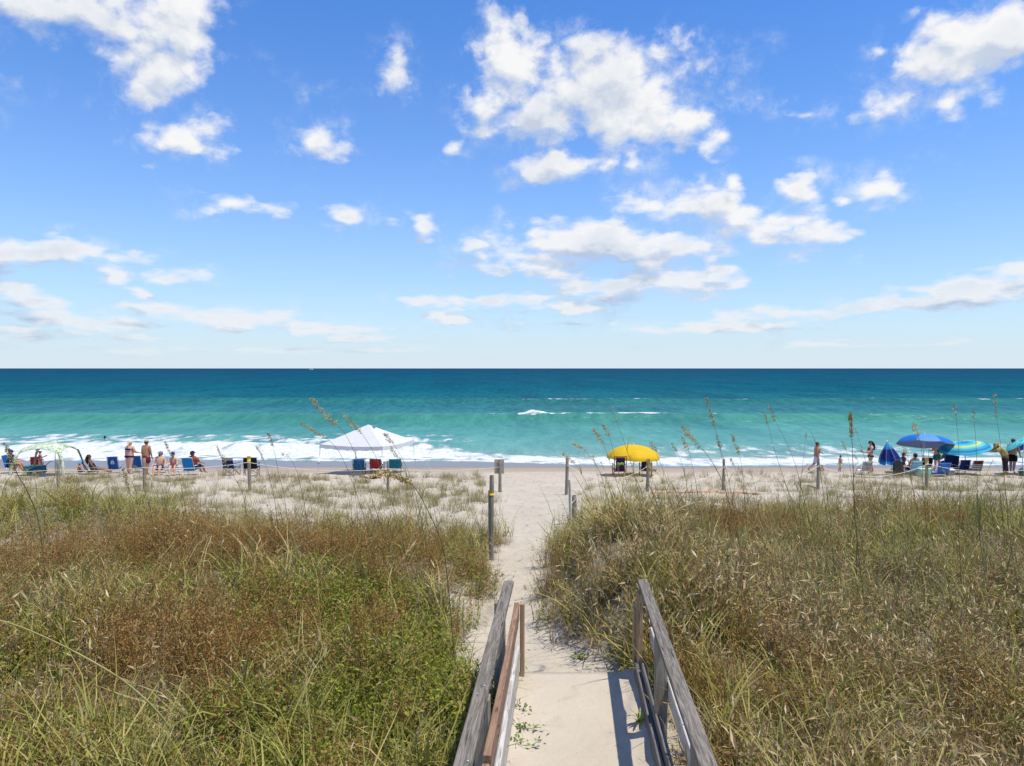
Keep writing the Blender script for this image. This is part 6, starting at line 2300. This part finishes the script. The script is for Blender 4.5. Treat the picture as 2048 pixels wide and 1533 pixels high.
MATLEAF = plain('sea_oat_leaf', rgb(.19, .20, .06), .55, .3, 5, .25, transl=.3)
GL, GR = 'sea oat stalks rising from the left dune', 'sea oat stalks rising from the right dune'
OATS = [
    ([(622, 797), (659, 837), (691, 870), (720, 930), (742, 990), (790, 1150), (820, 1310)], 7.4, 'tallest golden sea oat stalk leaning left in front of the white canopy tent', GL, dict(head=.42, dens=190, seed=1)),
    ([(603, 847), (630, 862), (658, 881), (684, 915), (712, 985), (740, 1080)], 8.0, 'low drooping golden sea oat just left of the white canopy tent', GL, dict(head=.36, dens=150, seed=2)),
    ([(690, 830), (708, 850), (726, 871), (748, 907), (765, 948), (800, 1060)], 8.0, 'golden sea oat whose head crosses the left roof of the white canopy tent', GL, dict(head=.34, dens=150, seed=3)),
    ([(769, 866), (780, 880), (790, 893), (809, 927), (828, 978), (850, 1080)], 8.5, 'golden sea oat whose head crosses the right roof corner of the white canopy tent', GL, dict(head=.22, dens=110, seed=4)),
    ([(781, 893), (790, 908), (800, 925), (812, 950), (826, 990)], 10, 'short sea oat with pale flowers by the right leg of the white canopy tent', GL, dict(head=.26, dens=90, seed=5)),
    ([(742, 948), (770, 941), (800, 950), (826, 972), (850, 1010), (884, 1090), (898, 1190)], 6.0, 'large drooping golden seed head hanging in front of the chairs under the canopy tent', GL, dict(head=.46, dens=260, size=.042, spread=.036, rad=.005, seed=6, droop=1.0, leaves=4)),
    ([(536, 866), (544, 888), (551, 915), (558, 950), (571, 1010)], 9.5, 'dark sea oat spike between the padded black camp chair and the white canopy tent', GL, dict(head=.25, dark=True, dens=90, spread=.014, seed=7)),
    ([(514, 893), (524, 912), (533, 935), (541, 965), (552, 1020)], 10, 'thin dark sea oat spike rising right beside the padded black camp chair', GL, dict(head=.25, dark=True, dens=80, spread=.012, seed=8)),
    ([(562, 905), (575, 912), (588, 930), (598, 960), (612, 1030)], 10, 'small nodding sea oat left of the white canopy tent with sparse grains', GL, dict(head=.18, dens=40, seed=9)),
    ([(434, 892), (448, 920), (462, 945), (478, 972), (490, 1010)], 9.5, 'tan sea oat spike crossing the navy camp chair', GL, dict(head=.35, dens=110, spread=.014, seed=10)),
    ([(331, 885), (342, 908), (354, 932), (360, 960), (372, 1030)], 9.5, 'brown sea oat spike crossing the seated woman beside the bearded man', GL, dict(head=.25, dark=True, dens=90, spread=.013, seed=11)),
    ([(246, 935), (252, 958), (260, 990), (268, 1030)], 8.5, 'brown sea oat spike below the woman in the navy bikini', GL, dict(head=.35, dark=True, dens=130, spread=.014, seed=12)),
    ([(8, 886), (18, 905), (27, 930), (38, 955), (58, 990), (80, 1060)], 7.0, 'stout brown sea oat spike at the far left edge beside the blue chair', GL, dict(head=.42, dark=True, dens=160, spread=.016, rad=.006, seed=13)),
    ([(268, 930), (282, 955), (292, 990), (305, 1040)], 9.5, 'slender stalk below the man in maroon trunks', GL, dict(head=.25, dens=70, spread=.012, seed=14)),
    ([(1126, 906), (1141, 920), (1154, 935), (1173, 967), (1190, 1010), (1215, 1080)], 9.5, 'arched golden sea oat beside the path post left of the yellow umbrella', GR, dict(head=.28, dens=120, seed=20)),
    ([(1145, 886), (1158, 892), (1172, 904), (1192, 930), (1208, 970), (1225, 1050)], 9.2, 'nodding golden sea oat left of the yellow umbrella, lower of the pair', GR, dict(head=.28, dens=120, seed=21)),
    ([(1186, 857), (1196, 872), (1207, 888), (1222, 933), (1237, 977), (1255, 1060)], 8.2, 'tall golden sea oat whose head hangs just left of the yellow umbrella', GR, dict(head=.34, dens=150, seed=22)),
    ([(1206, 850), (1214, 862), (1222, 885), (1233, 930), (1245, 975), (1265, 1050)], 8.6, 'upright sea oat crossing the left rim of the yellow umbrella', GR, dict(head=.26, dens=100, seed=23)),
    ([(1222, 815), (1234, 845), (1250, 890), (1266, 942), (1283, 1010), (1300, 1090)], 8.0, 'tall bare dark stem rising over the top of the yellow umbrella', GR, dict(head=.2, dark=True, dens=26, spread=.006, seed=24)),
    ([(1302, 884), (1309, 898), (1316, 915), (1337, 972), (1355, 1040)], 9.2, 'sea oat touching the right rim of the yellow umbrella', GR, dict(head=.22, dens=90, seed=25)),
    ([(1296, 920), (1302, 935), (1314, 945), (1330, 975), (1352, 1040)], 8.0, 'golden drooping seed head in front of the right sling chair', GR, dict(head=.28, dens=150, size=.03, seed=26)),
    ([(1344, 888), (1354, 905), (1363, 925), (1370, 955), (1385, 1030)], 10, 'thin stem right of the yellow umbrella, second from the rim', GR, dict(head=.2, dark=True, dens=50, spread=.01, seed=27)),
    ([(1363, 872), (1371, 888), (1378, 905), (1391, 962), (1402, 1030)], 9.4, 'pale fluffy sea oat right of the yellow umbrella', GR, dict(head=.30, dens=120, seed=28)),
    ([(1366, 853), (1378, 868), (1395, 888), (1420, 918), (1445, 965), (1470, 1050)], 7.4, 'stout golden sea oat leaning left, largest one right of the yellow umbrella', GR, dict(head=.42, dens=200, rad=.0042, seed=29)),
    ([(1413, 798), (1424, 835), (1436, 880), (1446, 930), (1452, 985), (1460, 1060)], 8.0, 'tall dark spike above the thin grey post', GR, dict(head=.4, dark=True, dens=110, spread=.007, seed=30)),
    ([(1433, 870), (1442, 900), (1450, 930), (1458, 965), (1470, 1030)], 9.0, 'dark stem leaning beside the thin grey post', GR, dict(head=.25, dark=True, dens=70, spread=.009, seed=31)),
    ([(1464, 868), (1474, 895), (1482, 925), (1486, 960), (1492, 1030)], 9.0, 'golden tipped stalk right of the thin grey post', GR, dict(head=.35, dens=130, spread=.014, seed=32)),
    ([(1527, 820), (1536, 850), (1546, 890), (1560, 935), (1578, 990), (1600, 1070)], 8.0, 'tall dark bare stalk left of the walking man, first of two', GR, dict(head=.25, dark=True, dens=40, spread=.006, seed=33)),
    ([(1538, 812), (1552, 845), (1575, 890), (1592, 935), (1606, 990), (1622, 1060)], 8.2, 'tall dark bare stalk left of the walking man, second of two', GR, dict(head=.25, dark=True, dens=60, spread=.006, seed=34)),
    ([(1604, 852), (1620, 862), (1630, 885), (1634, 905)], 9.0, 'curved yellow grass leaf tip in front of the walking man', GR, dict(head=.05, dens=6, seed=35, leaves=0)),
    ([(1612, 868), (1608, 905), (1604, 945), (1600, 1000)], 10, 'thin grey stem left in front of the walking man', GR, dict(head=.1, dark=True, dens=14, spread=.004, seed=36)),
    ([(1700, 826), (1702, 850), (1704, 880), (1706, 930), (1708, 985), (1712, 1060)], 7.2, 'thick upright dark seed spike between the child and the woman in black bikini', GR, dict(head=.36, dark=True, dens=220, spread=.010, rad=.005, seed=37)),
    ([(1684, 882), (1692, 900), (1698, 925), (1704, 960), (1712, 1020)], 9.5, 'small curved dark sea oat beside the thick upright spike', GR, dict(head=.18, dark=True, dens=50, seed=38)),
    ([(1708, 855), (1718, 880), (1726, 905), (1738, 950), (1750, 1010)], 9.0, 'bare dark stem in front of the woman in black bikini', GR, dict(head=.1, dark=True, dens=10, spread=.004, seed=39)),
    ([(1828, 846), (1833, 862), (1840, 885), (1845, 920), (1848, 1000)], 8.4, 'pale sea oat in front of the royal blue umbrella', GR, dict(head=.30, dens=110, seed=40)),
    ([(1808, 896), (1814, 910), (1819, 930), (1826, 980)], 10, 'short dark sea oat left of the aqua striped chair', GR, dict(head=.2, dark=True, dens=60, seed=41)),
    ([(1907, 806), (1913, 845), (1917, 890), (1919, 950), (1920, 1010), (1918, 1080)], 8.0, 'tall straight dark stem at the ringed umbrella, left of two', GR, dict(head=.2, dark=True, dens=20, spread=.004, seed=42)),
    ([(1946, 815), (1949, 850), (1952, 890), (1954, 950), (1955, 1010), (1960, 1080)], 8.0, 'tall straight dark stem at the ringed umbrella, right of two', GR, dict(head=.2, dark=True, dens=20, spread=.004, seed=43)),
    ([(1989, 788), (1993, 835), (2000, 880), (2008, 950), (2014, 1010), (2020, 1080)], 7.6, 'tallest straight dark stem in front of the person in the olive shirt', GR, dict(head=.3, dark=True, dens=50, spread=.005, seed=44)),
]
for pix, d, lab, grp, kw in OATS:
    sea_oat(pix, d, lab, grp, **kw)

# further stems that nothing in the photograph tells apart
gq = random.Random(5)
for k in range(58):
    right = k % 3 != 0
    x0 = gq.uniform(1180, 2030) if right else gq.uniform(20, 880)
    y0 = gq.uniform(905, 985) if right else gq.uniform(930, 1000)
    ln = gq.uniform(60, 130)
    lean = gq.uniform(8, 40)
    sea_oat([(x0, y0), (x0 + lean * .35, y0 + ln * .25), (x0 + lean * .7, y0 + ln * .6), (x0 + lean, y0 + ln)], gq.uniform(9.5, 13.5),
            ('slender sea oat stem among the tall grass of the right dune' if right else 'slender sea oat stem among the tall grass of the left dune'),
            'slender sea oats of the right dune' if right else 'slender sea oats of the left dune', head=gq.uniform(.1, .3), dark=gq.random() < .45, rad=.0026, size=.021, dens=int(gq.uniform(25, 80)), spread=gq.uniform(.005, .016), seed=200 + k)


def broad_leaf_plant(name, label, loc, n, ln, wd, mats, seed, th=(0.3, 1.3)):
    t = thing(name, label, 'plant', loc)
    g = random.Random(seed)
    for k in range(n):
        az = g.uniform(0, 6.28)
        L = ln * g.uniform(.6, 1.15)
        a0, a1 = th[0] * g.uniform(.5, 1.4), th[1] * g.uniform(.7, 1.3)
        rows, p_ = [], Vector((g.uniform(-.03, .03), g.uniform(-.03, .03), -.01))
        for j in range(7):
            s = j / 6
            a = a0 + (a1 - a0) * s
            if j:
                p_ = p_ + Vector((math.sin(a) * math.cos(az), math.sin(a) * math.sin(az), math.cos(a))) * L / 6
            w = wd * (math.sin(math.pi * min(1, .12 + s * .88)) ** .8) * .5 + .0005
            sd = Vector((-math.sin(az), math.cos(az), 0)) * w
            rows.append([p_ - sd + Vector((0, 0, w * .3)), p_, p_ + sd + Vector((0, 0, w * .3))])
        MB().sheet(rows).build('leaf', mats[k % len(mats)], t, True)
    return t


LG = plain('fresh_green_leaf', rgb(.17, .26, .04), .45, .25, 12, .35, transl=.3)
LY = plain('yellow_green_leaf', rgb(.38, .38, .06), .45, .2, 12, .35, transl=.3)
LD = plain('mid_green_leaf', rgb(.08, .14, .03), .45, .25, 12, .35, transl=.25)
dz = lambda px, py: (lambda r: Vector((r.x / r.z * (DECK_Z - CAMZ), r.y / r.z * (DECK_Z - CAMZ), DECK_Z)))(ray(px, py))
broad_leaf_plant('seedling', 'yellow green seedling with narrow leaves in the shade at the right edge of the boardwalk', dz(1280, 1452), 9, .19, .022, [LY, LG], 3, (.2, 1.2))
broad_leaf_plant('seedling', 'yellow green drooping plant on the sandy foot of the right mound beyond the boardwalk', at_depth(1156, 7.35) + Vector((0, 0, .02)), 12, .16, .016, [LD, LG, LD, LY], 4, (.5, 2.2))


def vine(label, px, py, n, rad, seed):
    c = dz(px, py)
    t = thing('beach_vine', label, 'plant', c + Vector((0, 0, .012)))
    g = random.Random(seed)
    tips = []
    for k in range(max(3, n // 14)):
        a = g.uniform(0, 6.28)
        pts = [Vector((0, 0, .005))]
        for j in range(6):
            a += g.uniform(-.5, .5)
            pts.append(pts[-1] + Vector((math.cos(a), math.sin(a), 0)) * rad / 5 + Vector((0, 0, g.uniform(-.004, .008))))
        tips += pts[1:]
        MB().tube(pts, .002, 5).build('runner', LD, t, True)
    for k in range(n):
        c_ = g.choice(tips) + Vector((g.gauss(0, .018), g.gauss(0, .018), g.uniform(.004, .03)))
        v, f, _, _ = leaflets(np.array([tuple(c_)]), (.022, .042), seed * 100 + k, .62, .5)
        link('leaf', fast_mesh('leaf', v, f), (LG, LD, LG)[k % 3], t)
    return t


vine('small green beach vine beside the left kick board, farthest from the camera', 1026, 1424, 26, .09, 1)
vine('green beach vine on the sand of the boardwalk, middle of three', 1052, 1462, 30, .10, 2)
vine('widest green beach vine spreading over the sand at the foot of the left railing', 1033, 1492, 46, .17, 3)

# the long arching leaf at the lower left
rows = []
pix = [(-40, 1228), (60, 1262), (160, 1310), (250, 1365), (320, 1430), (350, 1480)]
pts = catmull([at(x, y, 4.6 + .05 * i) for i, (x, y) in enumerate(pix)], 6)
o0 = pts[-1].copy()
for i, q in enumerate(pts):
    s = i / (len(pts) - 1)
    w = .003 + .006 * s
    rows.append([q - o0 + Vector((w * .5, 0, w)), q - o0, q - o0 + Vector((-w * .5, 0, -w))])
o = MB().sheet(rows, .002).build('grass_leaf', plain('long_leaf', rgb(.52, .46, .17), .5, .3, 4, .3, transl=.25), None, True, o0)
tag(o, 'long arching yellow green grass leaf crossing the lower left of the dune', 'grass leaf')
